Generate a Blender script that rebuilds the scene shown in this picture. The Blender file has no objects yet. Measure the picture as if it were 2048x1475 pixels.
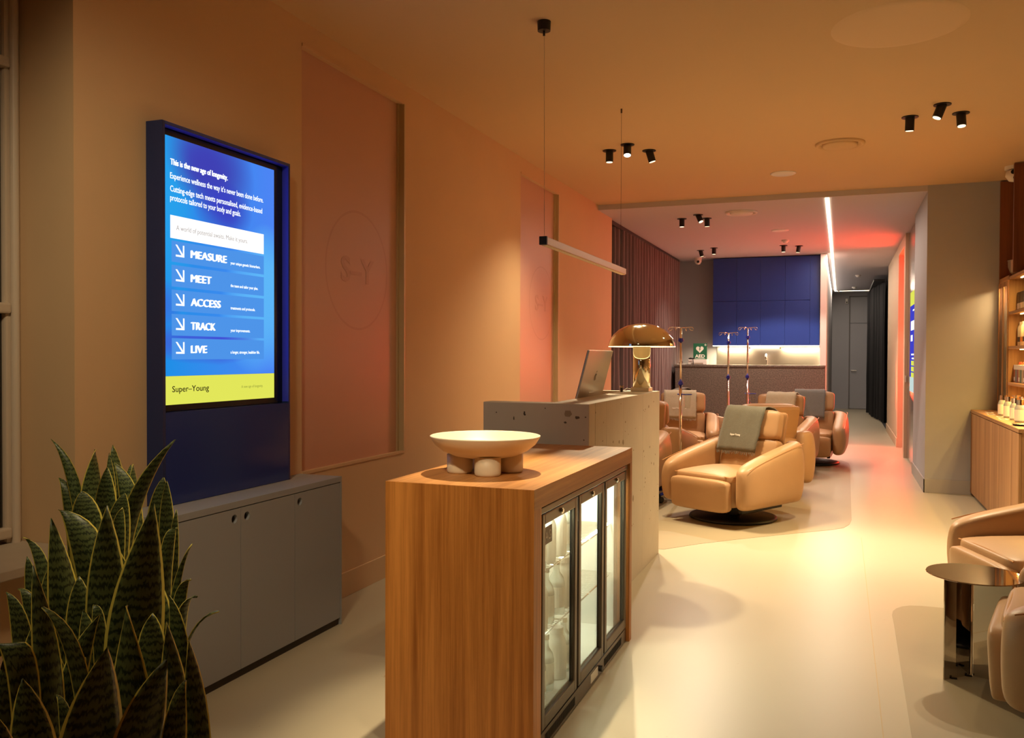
import bpy, bmesh, math, random
from mathutils import Vector, Matrix, noise
random.seed(7)
PI = math.pi
scene = bpy.context.scene
COL = scene.collection

# ------------------------------------------------------------------ camera
cam_d = bpy.data.cameras.new('camera'); cam = bpy.data.objects.new('camera', cam_d); COL.objects.link(cam)
scene.camera = cam
_f, _yaw, _pit, _rol = 1728.4, math.radians(20.856), math.radians(0.8986), math.radians(0.202)
cam_d.sensor_fit = 'HORIZONTAL'; cam_d.sensor_width = 36.0; cam_d.lens = 36.0 * _f / 2048.0
cam_d.clip_start = 0.05; cam_d.clip_end = 200
Fv = Vector((-math.sin(_yaw)*math.cos(_pit), math.cos(_yaw)*math.cos(_pit), -math.sin(_pit)))
R0 = Vector((math.cos(_yaw), math.sin(_yaw), 0)); U0 = R0.cross(Fv)
Rv = R0*math.cos(_rol) + U0*math.sin(_rol); Uv = U0*math.cos(_rol) - R0*math.sin(_rol)
cm = Matrix.Identity(4)
for i in range(3):
    cm[i][0] = Rv[i]; cm[i][1] = Uv[i]; cm[i][2] = -Fv[i]
cm.translation = Vector((0, 0, 1.40)); cam.matrix_world = cm

# ------------------------------------------------------------------ world, exposure
w = bpy.data.worlds.new('night'); scene.world = w; w.use_nodes = True
w.node_tree.nodes['Background'].inputs[0].default_value = (0.30, 0.20, 0.14, 1)
w.node_tree.nodes['Background'].inputs[1].default_value = 0.02
scene.view_settings.view_transform = 'Standard'
scene.view_settings.look = 'None'
scene.view_settings.exposure = 0.30
scene.view_settings.gamma = 1.0
scene.view_settings.use_curve_mapping = False

# light colours and strengths (foreground spots further down have no fixture)
WARM = (1.0, 0.80, 0.50)
WARM2 = (1.0, 0.60, 0.32)
COOL = (1.0, 0.80, 0.62)
RED = (1.0, 0.05, 0.02)
SPOT_W = 100.0

# ------------------------------------------------------------------ helpers
def props(o, label=None, cat=None, group=None, kind=None):
    if label: o['label'] = label
    if cat: o['category'] = cat
    if group: o['group'] = group
    if kind: o['kind'] = kind
    return o

def thing(name, label, cat, loc=(0, 0, 0), rz=0.0, group=None):
    o = bpy.data.objects.new(name, None); COL.objects.link(o)
    o.empty_display_size = 0.1
    o.location = loc; o.rotation_euler = (0, 0, rz)
    return props(o, label, cat, group)

def rootloc(p):
    v = Vector((0, 0, 0))
    while p is not None:
        v += p.location; p = p.parent
    return v

def mk(name, bm, m, parent=None, smooth=False, **kw):
    """link a bmesh built in world coordinates as one object under its parent"""
    if parent is not None:
        bmesh.ops.translate(bm, verts=bm.verts, vec=-rootloc(parent)); loc = None
    else:
        xs = [v.co for v in bm.verts]
        c = Vector((sum(v.x for v in xs)/len(xs), sum(v.y for v in xs)/len(xs), min(v.z for v in xs)))
        bmesh.ops.translate(bm, verts=bm.verts, vec=-c); loc = c
    me = bpy.data.meshes.new(name); bm.normal_update(); bm.to_mesh(me); bm.free()
    if smooth:
        for p in me.polygons: p.use_smooth = True
    me.materials.append(m)
    o = bpy.data.objects.new(name, me); COL.objects.link(o)
    if parent is not None: o.parent = parent
    elif loc is not None: o.location = loc
    return props(o, **kw)

def B(bm, x0, x1, y0, y1, z0, z1, bev=0.0, seg=2, M=None):
    b2 = bmesh.new()
    r = bmesh.ops.create_cube(b2, size=1.0)
    for v in b2.verts:
        v.co = Vector(((x0+x1)/2 + v.co.x*(x1-x0), (y0+y1)/2 + v.co.y*(y1-y0), (z0+z1)/2 + v.co.z*(z1-z0)))
    if bev > 0:
        bmesh.ops.bevel(b2, geom=b2.edges[:], offset=bev, segments=seg, profile=0.6, affect='EDGES')
    if M is not None: bmesh.ops.transform(b2, matrix=M, verts=b2.verts)
    join(bm, b2)
    return bm

def join(bm, b2):
    me = bpy.data.meshes.new('t'); b2.to_mesh(me); b2.free(); bm.from_mesh(me); bpy.data.meshes.remove(me)

def CY(bm, p0, p1, r0, r1=None, n=20, cap=True):
    p0 = Vector(p0); p1 = Vector(p1); r1 = r0 if r1 is None else r1
    d = p1-p0; L = d.length
    b2 = bmesh.new()
    bmesh.ops.create_cone(b2, cap_ends=cap, segments=n, radius1=max(r0, 1e-5), radius2=max(r1, 1e-5), depth=L)
    q = Vector((0, 0, 1)).rotation_difference(d.normalized())
    bmesh.ops.transform(b2, matrix=Matrix.Translation((p0+p1)/2) @ q.to_matrix().to_4x4(), verts=b2.verts)
    join(bm, b2); return bm

def LATHE(bm, prof, c=(0, 0, 0), n=40, M=None):
    b2 = bmesh.new(); rings = []
    for r, z in prof:
        if r < 1e-6: rings.append([b2.verts.new((0, 0, z))])
        else: rings.append([b2.verts.new((r*math.cos(2*PI*k/n), r*math.sin(2*PI*k/n), z)) for k in range(n)])
    for a, b in zip(rings, rings[1:]):
        for k in range(n):
            k2 = (k+1) % n
            if len(a) == 1 and len(b) == 1: continue
            if len(a) == 1: b2.faces.new((a[0], b[k], b[k2]))
            elif len(b) == 1: b2.faces.new((a[k], b[0], a[k2]))
            else: b2.faces.new((a[k], b[k], b[k2], a[k2]))
    bmesh.ops.recalc_face_normals(b2, faces=b2.faces)
    T = Matrix.Translation(c) @ (M if M is not None else Matrix.Identity(4))
    bmesh.ops.transform(b2, matrix=T, verts=b2.verts)
    join(bm, b2); return bm

def TUBE(bm, pts, r, n=8, closed=False):
    pts = [Vector(p) for p in pts]; N = len(pts); rings = []; b2 = bmesh.new()
    for i, p in enumerate(pts):
        a = pts[i-1] if (i > 0 or closed) else pts[i]; b = pts[(i+1) % N] if (i < N-1 or closed) else pts[i]
        t = (b-a).normalized(); u = t.cross(Vector((0, 0, 1)))
        if u.length < 0.05: u = t.cross(Vector((1, 0, 0)))
        u.normalize(); v = t.cross(u)
        rr = r[i] if isinstance(r, (list, tuple)) else r
        rings.append([b2.verts.new(p + (u*math.cos(2*PI*k/n)+v*math.sin(2*PI*k/n))*rr) for k in range(n)])
    for i in range(N if closed else N-1):
        a = rings[i]; b = rings[(i+1) % N]
        for k in range(n): b2.faces.new((a[k], a[(k+1) % n], b[(k+1) % n], b[k]))
    if not closed:
        b2.faces.new(rings[0][::-1]); b2.faces.new(rings[-1])
    bmesh.ops.recalc_face_normals(b2, faces=b2.faces)
    join(bm, b2); return bm

def POLY(bm, pts, thick):
    """extruded polygon; thick is a vector"""
    b2 = bmesh.new(); t = Vector(thick)
    a = [b2.verts.new(Vector(p)) for p in pts]; b = [b2.verts.new(Vector(p)+t) for p in pts]
    n = len(pts); b2.faces.new(a); b2.faces.new(b[::-1])
    for i in range(n): b2.faces.new((a[i], b[i], b[(i+1) % n], a[(i+1) % n]))
    bmesh.ops.recalc_face_normals(b2, faces=b2.faces)
    join(bm, b2); return bm

def new(): return bmesh.new()
def box(name, x0, x1, y0, y1, z0, z1, m, parent=None, bev=0.0, **kw):
    return mk(name, B(new(), x0, x1, y0, y1, z0, z1, bev), m, parent, **kw)
def struct(name, bm, m, **kw): return mk(name, bm, m, None, kind='structure', **kw)
def sub(o, lv=2):
    md = o.modifiers.new('s', 'SUBSURF'); md.levels = lv; md.render_levels = lv; return o

_dg = None
def text_bm(s, origin, right, up, width, cap, bold=0.0, thick=0.0, space=1.0):
    """lettering: outline of the words, fitted to width and cap height"""
    cu = bpy.data.curves.new('t', 'FONT'); cu.body = s; cu.offset = bold; cu.resolution_u = 3; cu.space_character = space
    cu.extrude = 0.001
    o = bpy.data.objects.new('t', cu); COL.objects.link(o)
    dg = bpy.context.evaluated_depsgraph_get(); dg.update()
    me = bpy.data.meshes.new_from_object(o.evaluated_get(dg))
    bm = bmesh.new(); bm.from_mesh(me)
    bpy.data.meshes.remove(me); bpy.data.objects.remove(o); bpy.data.curves.remove(cu)
    x0 = min(v.co.x for v in bm.verts); x1 = max(v.co.x for v in bm.verts)
    r = Vector(right).normalized(); u = Vector(up).normalized(); nrm = r.cross(u)
    sx = width/(x1-x0); sy = cap/0.73; o0 = Vector(origin)
    th = thick if thick > 0 else 0.0006
    for v in bm.verts:
        v.co = o0 + r*((v.co.x-x0)*sx) + u*(v.co.y*sy) + nrm*(th*(v.co.z/0.001*0.5+0.5))
    return bm

def copy_tree(o, parent=None):
    c = o.copy(); COL.objects.link(c)
    if parent is not None:
        c.parent = parent; c.matrix_parent_inverse = o.matrix_parent_inverse.copy()
    for ch in list(o.children): copy_tree(ch, c)
    return c

# ------------------------------------------------------------------ materials
def sl(c): return tuple(((v/255)/12.92 if v/255 <= 0.04045 else ((v/255+0.055)/1.055)**2.4) for v in c)
def mat(name, col, rough=0.6, metal=0.0, spec=0.5, bump=0.0, bscale=60, var=0.0, vscale=4, emit=None, estr=0.0, trans=0.0, coat=0.0, ior=1.45, sheen=0.0):
    m = bpy.data.materials.new(name); m.use_nodes = True; nt = m.node_tree; p = nt.nodes['Principled BSDF']
    p.inputs['Base Color'].default_value = (*col, 1); p.inputs['Roughness'].default_value = rough
    p.inputs['Metallic'].default_value = metal; p.inputs['Specular IOR Level'].default_value = spec
    p.inputs['Transmission Weight'].default_value = trans; p.inputs['IOR'].default_value = ior
    p.inputs['Coat Weight'].default_value = coat; p.inputs['Sheen Weight'].default_value = sheen
    if emit: p.inputs['Emission Color'].default_value = (*emit, 1); p.inputs['Emission Strength'].default_value = estr
    if var > 0 or bump > 0:
        tc = nt.nodes.new('ShaderNodeTexCoord')
    if var > 0:
        n = nt.nodes.new('ShaderNodeTexNoise'); n.inputs['Scale'].default_value = vscale; n.inputs['Detail'].default_value = 6
        nt.links.new(tc.outputs['Object'], n.inputs['Vector'])
        mx = nt.nodes.new('ShaderNodeMix'); mx.data_type = 'RGBA'
        mx.inputs[6].default_value = (*[c*(1-var) for c in col], 1); mx.inputs[7].default_value = (*[min(1, c*(1+var)) for c in col], 1)
        nt.links.new(n.outputs['Fac'], mx.inputs[0]); nt.links.new(mx.outputs[2], p.inputs['Base Color'])
    if bump > 0:
        n2 = nt.nodes.new('ShaderNodeTexNoise'); n2.inputs['Scale'].default_value = bscale; n2.inputs['Detail'].default_value = 8
        nt.links.new(tc.outputs['Object'], n2.inputs['Vector'])
        b = nt.nodes.new('ShaderNodeBump'); b.inputs['Strength'].default_value = bump; b.inputs['Distance'].default_value = 0.01
        nt.links.new(n2.outputs['Fac'], b.inputs['Height']); nt.links.new(b.outputs['Normal'], p.inputs['Normal'])
    return m

def emat(name, col, s):
    m = bpy.data.materials.new(name); m.use_nodes = True; nt = m.node_tree
    nt.nodes.clear(); o = nt.nodes.new('ShaderNodeOutputMaterial'); e = nt.nodes.new('ShaderNodeEmission')
    e.inputs[0].default_value = (*col, 1); e.inputs[1].default_value = s; nt.links.new(e.outputs[0], o.inputs[0]); return m

def wood(name, axis, dark, light, rough=0.45, sc=1.0, seed=0.0):
    """veneer; grain runs along the given axis"""
    m = bpy.data.materials.new(name); m.use_nodes = True; nt = m.node_tree; p = nt.nodes['Principled BSDF']; L = nt.links
    tc = nt.nodes.new('ShaderNodeTexCoord')
    def layer(across, along, detail, off):
        mp = nt.nodes.new('ShaderNodeMapping'); s = [across]*3; s['xyz'.index(axis)] = along
        mp.inputs['Scale'].default_value = s; mp.inputs['Location'].default_value = (off, off*1.7, off*0.3)
        L.new(tc.outputs['Object'], mp.inputs['Vector'])
        n = nt.nodes.new('ShaderNodeTexNoise'); n.inputs['Scale'].default_value = 1.0; n.inputs['Detail'].default_value = detail
        n.inputs['Roughness'].default_value = 0.62
        L.new(mp.outputs[0], n.inputs['Vector']); return n
    a = layer(9*sc, 0.35*sc, 3, 1.3+seed); b = layer(55*sc, 1.2*sc, 5, 4.1+seed); c = layer(260*sc, 7*sc, 3, 7.7+seed)
    m1 = nt.nodes.new('ShaderNodeMath'); m1.operation = 'MULTIPLY'; m1.inputs[1].default_value = 0.95; L.new(a.outputs['Fac'], m1.inputs[0])
    m2 = nt.nodes.new('ShaderNodeMath'); m2.operation = 'MULTIPLY_ADD'; m2.inputs[1].default_value = 0.52; L.new(b.outputs['Fac'], m2.inputs[0]); L.new(m1.outputs[0], m2.inputs[2])
    m3 = nt.nodes.new('ShaderNodeMath'); m3.operation = 'MULTIPLY_ADD'; m3.inputs[1].default_value = 0.22; L.new(c.outputs['Fac'], m3.inputs[0]); L.new(m2.outputs[0], m3.inputs[2])
    r = nt.nodes.new('ShaderNodeValToRGB'); r.color_ramp.elements[0].position = 0.66; r.color_ramp.elements[1].position = 1.0
    r.color_ramp.elements[0].color = (*dark, 1); r.color_ramp.elements[1].color = (*light, 1)
    L.new(m3.outputs[0], r.inputs[0]); L.new(r.outputs[0], p.inputs['Base Color'])
    bp = nt.nodes.new('ShaderNodeBump'); bp.inputs['Strength'].default_value = 0.12; bp.inputs['Distance'].default_value = 0.002
    L.new(c.outputs['Fac'], bp.inputs['Height']); L.new(bp.outputs[0], p.inputs['Normal'])
    p.inputs['Roughness'].default_value = rough
    return m

M = {}
M['wall'] = mat('painted_plaster', (0.68, 0.465, 0.265), 0.75, bump=0.06, bscale=22, var=0.05, vscale=2.2)
M['ceil'] = mat('ceiling_paint', (0.68, 0.475, 0.27), 0.85, bump=0.02, bscale=20)
M['ceil_back'] = mat('grey_ceiling_paint', (0.54, 0.51, 0.54), 0.8, bump=0.02, bscale=20)
M['grey_wall'] = mat('grey_wall_paint', (0.40, 0.405, 0.435), 0.65, var=0.03)
M['warm_wall'] = mat('warm_wall_paint', (0.62, 0.47, 0.33), 0.7)
M['white_wall'] = mat('white_pier_paint', (0.72, 0.66, 0.64), 0.7)
M['dark_wall'] = mat('dark_room_paint', (0.015, 0.016, 0.022), 0.8)
M['floor_dark_field'] = mat('darker_floor_colour', (0.33, 0.265, 0.165), 0.42, var=0.05, vscale=3, bump=0.01, bscale=50)  # darker tone of the floor fields
M['pink_panel'] = mat('frosted_pink_panel', (0.60, 0.345, 0.24), 0.36, spec=0.6, var=0.04, vscale=1.5)
M['logo_faint'] = mat('faint_etched_mark', (0.55, 0.31, 0.215), 0.38)
M['brass'] = mat('brass_trim', (0.60, 0.47, 0.28), 0.45, metal=0.2)
M['grey_lam'] = mat('grey_laminate', (0.38, 0.39, 0.41), 0.5, bump=0.01, bscale=120)
M['gap'] = mat('dark_gap', (0.02, 0.016, 0.012), 0.8)
M['navy'] = mat('navy_gloss', (0.022, 0.045, 0.23), 0.16, spec=0.6)
M['screen_glow'] = mat('painted_screen_glow', (0.05, 0.06, 0.70), 0.35)  # blue put into the colour for the screen's reflection on the inner walls
M['navy_side'] = mat('navy_satin', (0.016, 0.03, 0.12), 0.4)
M['bezel'] = mat('black_bezel', (0.006, 0.007, 0.012), 0.25)
M['black'] = mat('matt_black', (0.012, 0.011, 0.010), 0.45)
M['blackmetal'] = mat('black_metal', (0.018, 0.015, 0.012), 0.35, metal=0.3)
M['bronze'] = mat('dark_bronze_frame', (0.10, 0.075, 0.055), 0.32, metal=0.75)
M['chrome'] = mat('chrome', (0.86, 0.83, 0.80), 0.08, metal=1.0)
M['champagne'] = mat('polished_champagne_metal', (0.78, 0.72, 0.56), 0.07, metal=1.0)
M['steel'] = mat('brushed_steel', (0.62, 0.58, 0.52), 0.28, metal=1.0, bump=0.03, bscale=12)
M['mirror'] = mat('smoked_mirror_steel', (0.62, 0.56, 0.50), 0.03, metal=1.0)
M['alu'] = mat('silver_aluminium', (0.66, 0.64, 0.60), 0.35, metal=0.8)
M['logo_dark'] = mat('polished_logo', (0.25, 0.22, 0.19), 0.2, metal=0.8)
M['white'] = mat('white_plastic', (0.80, 0.76, 0.70), 0.4)
M['cream'] = mat('cream_ceramic', (0.82, 0.68, 0.50), 0.45, bump=0.02, bscale=90)
M['cream_in'] = mat('cream_ceramic_inside', (0.86, 0.78, 0.62), 0.35)
M['wood_z'] = wood('veneer_upright', 'z', (0.36, 0.115, 0.018), (0.76, 0.30, 0.065))
M['wood_y'] = wood('veneer_lengthwise', 'y', (0.34, 0.135, 0.035), (0.62, 0.29, 0.09), seed=3)
M['oak_z'] = wood('oak_upright', 'z', (0.30, 0.145, 0.055), (0.52, 0.29, 0.13), seed=5, rough=0.5)
M['oak_y'] = wood('oak_lengthwise', 'y', (0.34, 0.17, 0.065), (0.55, 0.31, 0.14), seed=8, rough=0.5)
M['dwood_z'] = wood('dark_veneer_upright', 'z', (0.13, 0.035, 0.010), (0.25, 0.08, 0.025), seed=9, rough=0.5)
M['leather'] = mat('tan_leather', (0.47, 0.275, 0.135), 0.42, spec=0.4, bump=0.05, bscale=90, var=0.10, vscale=3)
M['leather_dk'] = mat('tan_leather_shell', (0.42, 0.22, 0.09), 0.42, spec=0.4, bump=0.05, bscale=90, var=0.08, vscale=3)
M['piping'] = mat('leather_piping', (0.50, 0.24, 0.085), 0.45)
M['throw_green'] = mat('grey_green_wool', (0.15, 0.138, 0.098), 0.95, bump=0.5, bscale=260, var=0.15, vscale=60, sheen=0.3)
M['throw_beige'] = mat('beige_wool', (0.50, 0.43, 0.31), 0.95, bump=0.5, bscale=260, var=0.12, vscale=60, sheen=0.3)
M['throw_grey'] = mat('grey_wool', (0.19, 0.185, 0.17), 0.95, bump=0.5, bscale=260, var=0.12, vscale=60, sheen=0.3)
M['thread'] = mat('white_embroidery', (0.85, 0.80, 0.70), 0.8)
M['curtain'] = mat('mauve_curtain', (0.11, 0.078, 0.076), 0.85, sheen=0.3, bump=0.15, bscale=150)
M['curtain_black'] = mat('black_velvet', (0.006, 0.006, 0.008), 0.95)
M['blue_door'] = mat('royal_blue_laminate', (0.028, 0.065, 0.34), 0.28, spec=0.5, bump=0.02, bscale=4)
M['blue_pl'] = mat('blue_plastic', (0.02, 0.03, 0.30), 0.35)
M['sign_green'] = mat('sign_green', (0.015, 0.12, 0.06), 0.5)
M['label_w'] = mat('label_white', (0.78, 0.74, 0.66), 0.6)
M['label_d'] = mat('label_print', (0.10, 0.09, 0.09), 0.6)
M['soil'] = mat('dark_soil', (0.03, 0.02, 0.013), 0.95, bump=0.8, bscale=40)
M['planter'] = mat('dark_planter', (0.04, 0.033, 0.028), 0.6)
M['spot_lens'] = emat('lamp_glow', (1.0, 0.80, 0.50), 1.6)
M['spot_lens_hot'] = emat('lamp_glow_bright', (1.0, 0.88, 0.66), 14.0)
M['led'] = emat('led_strip_light', (1.0, 0.82, 0.55), 5.0)
M['led_warm'] = emat('shelf_led', (1.0, 0.70, 0.28), 6.0)
M['led_dome'] = emat('lamp_ring_glow', (1.0, 0.74, 0.34), 3.0)
M['red_glow'] = emat('red_light_panel', (1.0, 0.05, 0.015), 9.0)
M['txt'] = emat('screen_white', (0.92, 0.96, 1.0), 1.0)
M['txt_panel'] = emat('screen_white_panel', (1.0, 0.97, 0.93), 1.0)
M['txt_row'] = emat('screen_row_blue', sl((78, 148, 232)), 0.82)
M['txt_yellow'] = emat('screen_yellow', sl((222, 226, 88)), 0.85)
M['txt_dark'] = mat('screen_dark_print', (0.02, 0.03, 0.02), 0.5)
M['txt_pale'] = emat('screen_pale_grey', sl((165, 160, 160)), 1.0)
M['txt_olive'] = emat('screen_olive', sl((150, 155, 60)), 1.0)

def glass(name, col=(1, 1, 1), rough=0.0, alpha_tint=0.12):
    """thin sheet glass: mostly clear, with a real glossy reflection"""
    m = bpy.data.materials.new(name); m.use_nodes = True; nt = m.node_tree; nt.nodes.clear(); L = nt.links
    o = nt.nodes.new('ShaderNodeOutputMaterial'); t = nt.nodes.new('ShaderNodeBsdfTransparent'); g = nt.nodes.new('ShaderNodeBsdfGlossy')
    lw = nt.nodes.new('ShaderNodeLayerWeight'); lw.inputs['Blend'].default_value = 0.5
    fr = nt.nodes.new('ShaderNodeMath'); fr.operation = 'POWER'; fr.inputs[1].default_value = 5.0; L.new(lw.outputs['Facing'], fr.inputs[0]); mx = nt.nodes.new('ShaderNodeMixShader')
    t.inputs[0].default_value = (*col, 1); g.inputs['Roughness'].default_value = rough
    ad = nt.nodes.new('ShaderNodeMath'); ad.operation = 'ADD'; ad.inputs[1].default_value = alpha_tint; ad.use_clamp = True
    L.new(fr.outputs[0], ad.inputs[0]); L.new(ad.outputs[0], mx.inputs[0]); L.new(t.outputs[0], mx.inputs[1]); L.new(g.outputs[0], mx.inputs[2]); L.new(mx.outputs[0], o.inputs[0])
    return m
M['glass'] = glass('clear_glass', (0.94, 0.95, 0.93), 0.02, 0.05)
M['glass_door'] = glass('fridge_glass', (0.90, 0.93, 0.88), 0.03, 0.07)
M['glass_night'] = glass('night_window_glass', (0.4, 0.4, 0.4), 0.02, 0.06)
M['bottle'] = mat('bottle_glass', (0.80, 0.84, 0.78), 0.08, spec=0.8, trans=0.55)
M['bottle_amber'] = mat('dark_glass', (0.25, 0.20, 0.14), 0.1, spec=0.8, trans=0.3)

def floor_mat():
    m = bpy.data.materials.new('cream_resin_floor'); m.use_nodes = True; nt = m.node_tree; p = nt.nodes['Principled BSDF']; L = nt.links
    tc = nt.nodes.new('ShaderNodeTexCoord'); n = nt.nodes.new('ShaderNodeTexNoise'); n.inputs['Scale'].default_value = 0.9; n.inputs['Detail'].default_value = 8
    L.new(tc.outputs['Object'], n.inputs['Vector'])
    mx = nt.nodes.new('ShaderNodeMix'); mx.data_type = 'RGBA'; mx.inputs[6].default_value = (0.42, 0.365, 0.26, 1); mx.inputs[7].default_value = (0.48, 0.42, 0.30, 1)
    L.new(n.outputs['Fac'], mx.inputs[0])
    # scattered small scuffs
    v = nt.nodes.new('ShaderNodeTexNoise'); v.inputs['Scale'].default_value = 26; v.inputs['Detail'].default_value = 2
    L.new(tc.outputs['Object'], v.inputs['Vector'])
    r = nt.nodes.new('ShaderNodeValToRGB'); r.color_ramp.elements[0].position = 0.765; r.color_ramp.elements[1].position = 0.79
    r.color_ramp.elements[0].color = (0, 0, 0, 1); r.color_ramp.elements[1].color = (0.55, 0.55, 0.55, 1)
    L.new(v.outputs['Fac'], r.inputs[0])
    m2 = nt.nodes.new('ShaderNodeMix'); m2.data_type = 'RGBA'; m2.inputs[7].default_value = (0.30, 0.20, 0.10, 1)
    L.new(r.outputs[0], m2.inputs[0]); L.new(mx.outputs[2], m2.inputs[6]); L.new(m2.outputs[2], p.inputs['Base Color'])
    p.inputs['Roughness'].default_value = 0.36
    b = nt.nodes.new('ShaderNodeBump'); b.inputs['Strength'].default_value = 0.02; n3 = nt.nodes.new('ShaderNodeTexNoise'); n3.inputs['Scale'].default_value = 9; L.new(tc.outputs['Object'], n3.inputs['Vector'])
    L.new(n3.outputs['Fac'], b.inputs['Height']); L.new(b.outputs[0], p.inputs['Normal'])
    return m
M['floor'] = floor_mat()

def concrete(name, c0, c1, holes=(0.10, 0.07, 0.045), sc=13):
    """cast stone with scattered pits"""
    m = bpy.data.materials.new(name); m.use_nodes = True; nt = m.node_tree; p = nt.nodes['Principled BSDF']; L = nt.links
    tc = nt.nodes.new('ShaderNodeTexCoord'); n = nt.nodes.new('ShaderNodeTexNoise'); n.inputs['Scale'].default_value = 7; n.inputs['Detail'].default_value = 10
    L.new(tc.outputs['Object'], n.inputs['Vector'])
    mx = nt.nodes.new('ShaderNodeMix'); mx.data_type = 'RGBA'; mx.inputs[6].default_value = (*c0, 1); mx.inputs[7].default_value = (*c1, 1); L.new(n.outputs['Fac'], mx.inputs[0])
    w = nt.nodes.new('ShaderNodeTexNoise'); w.inputs['Scale'].default_value = 30; L.new(tc.outputs['Object'], w.inputs['Vector'])
    va = nt.nodes.new('ShaderNodeVectorMath'); va.operation = 'MULTIPLY_ADD'; va.inputs[1].default_value = (0.035, 0.035, 0.035); L.new(w.outputs['Color'], va.inputs[0]); L.new(tc.outputs['Object'], va.inputs[2])
    mp = nt.nodes.new('ShaderNodeMapping'); mp.inputs['Scale'].default_value = (1.0, 1.0, 0.7); L.new(va.outputs[0], mp.inputs[0])
    vo = nt.nodes.new('ShaderNodeTexVoronoi'); vo.inputs['Scale'].default_value = sc; vo.inputs['Randomness'].default_value = 1; L.new(mp.outputs[0], vo.inputs['Vector'])
    # pit size varies from cell to cell
    sp = nt.nodes.new('ShaderNodeSeparateColor'); L.new(vo.outputs['Color'], sp.inputs[0])
    ms = nt.nodes.new('ShaderNodeMath'); ms.operation = 'MULTIPLY'; ms.inputs[1].default_value = 0.30; L.new(sp.outputs[0], ms.inputs[0])
    ml = nt.nodes.new('ShaderNodeMath'); ml.operation = 'LESS_THAN'; L.new(vo.outputs['Distance'], ml.inputs[0]); L.new(ms.outputs[0], ml.inputs[1])
    g = nt.nodes.new('ShaderNodeMath'); g.operation = 'GREATER_THAN'; g.inputs[1].default_value = 0.72; L.new(sp.outputs[1], g.inputs[0])
    mm = nt.nodes.new('ShaderNodeMath'); mm.operation = 'MULTIPLY'; L.new(ml.outputs[0], mm.inputs[0]); L.new(g.outputs[0], mm.inputs[1])
    m8 = nt.nodes.new('ShaderNodeMath'); m8.operation = 'MULTIPLY'; m8.inputs[1].default_value = 0.0; L.new(mm.outputs[0], m8.inputs[0])
    m2 = nt.nodes.new('ShaderNodeMix'); m2.data_type = 'RGBA'; m2.inputs[7].default_value = (*holes, 1); L.new(m8.outputs[0], m2.inputs[0]); L.new(mx.outputs[2], m2.inputs[6])
    L.new(m2.outputs[2], p.inputs['Base Color']); p.inputs['Roughness'].default_value = 0.7
    b = nt.nodes.new('ShaderNodeBump'); b.invert = True; b.inputs['Strength'].default_value = 0.0; b.inputs['Distance'].default_value = 0.004
    L.new(mm.outputs[0], b.inputs['Height']); L.new(b.outputs[0], p.inputs['Normal'])
    return m
M['concrete'] = concrete('pitted_cast_stone', (0.47, 0.40, 0.31), (0.56, 0.48, 0.37))
M['travertine'] = concrete('marble_sill', (0.42, 0.34, 0.25), (0.55, 0.46, 0.36), sc=2)

def speckle():
    m = bpy.data.materials.new('brown_speckled_stone'); m.use_nodes = True; nt = m.node_tree; p = nt.nodes['Principled BSDF']; L = nt.links
    tc = nt.nodes.new('ShaderNodeTexCoord'); n = nt.nodes.new('ShaderNodeTexNoise'); n.inputs['Scale'].default_value = 55; n.inputs['Detail'].default_value = 6; n.inputs['Roughness'].default_value = 0.75
    L.new(tc.outputs['Object'], n.inputs['Vector']); r = nt.nodes.new('ShaderNodeValToRGB')
    r.color_ramp.elements[0].position = 0.40; r.color_ramp.elements[0].color = (0.095, 0.075, 0.06, 1); r.color_ramp.elements[1].position = 0.66; r.color_ramp.elements[1].color = (0.22, 0.175, 0.145, 1)
    L.new(n.outputs['Fac'], r.inputs[0]); L.new(r.outputs[0], p.inputs['Base Color']); p.inputs['Roughness'].default_value = 0.6
    return m
M['speckle'] = speckle()

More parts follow.
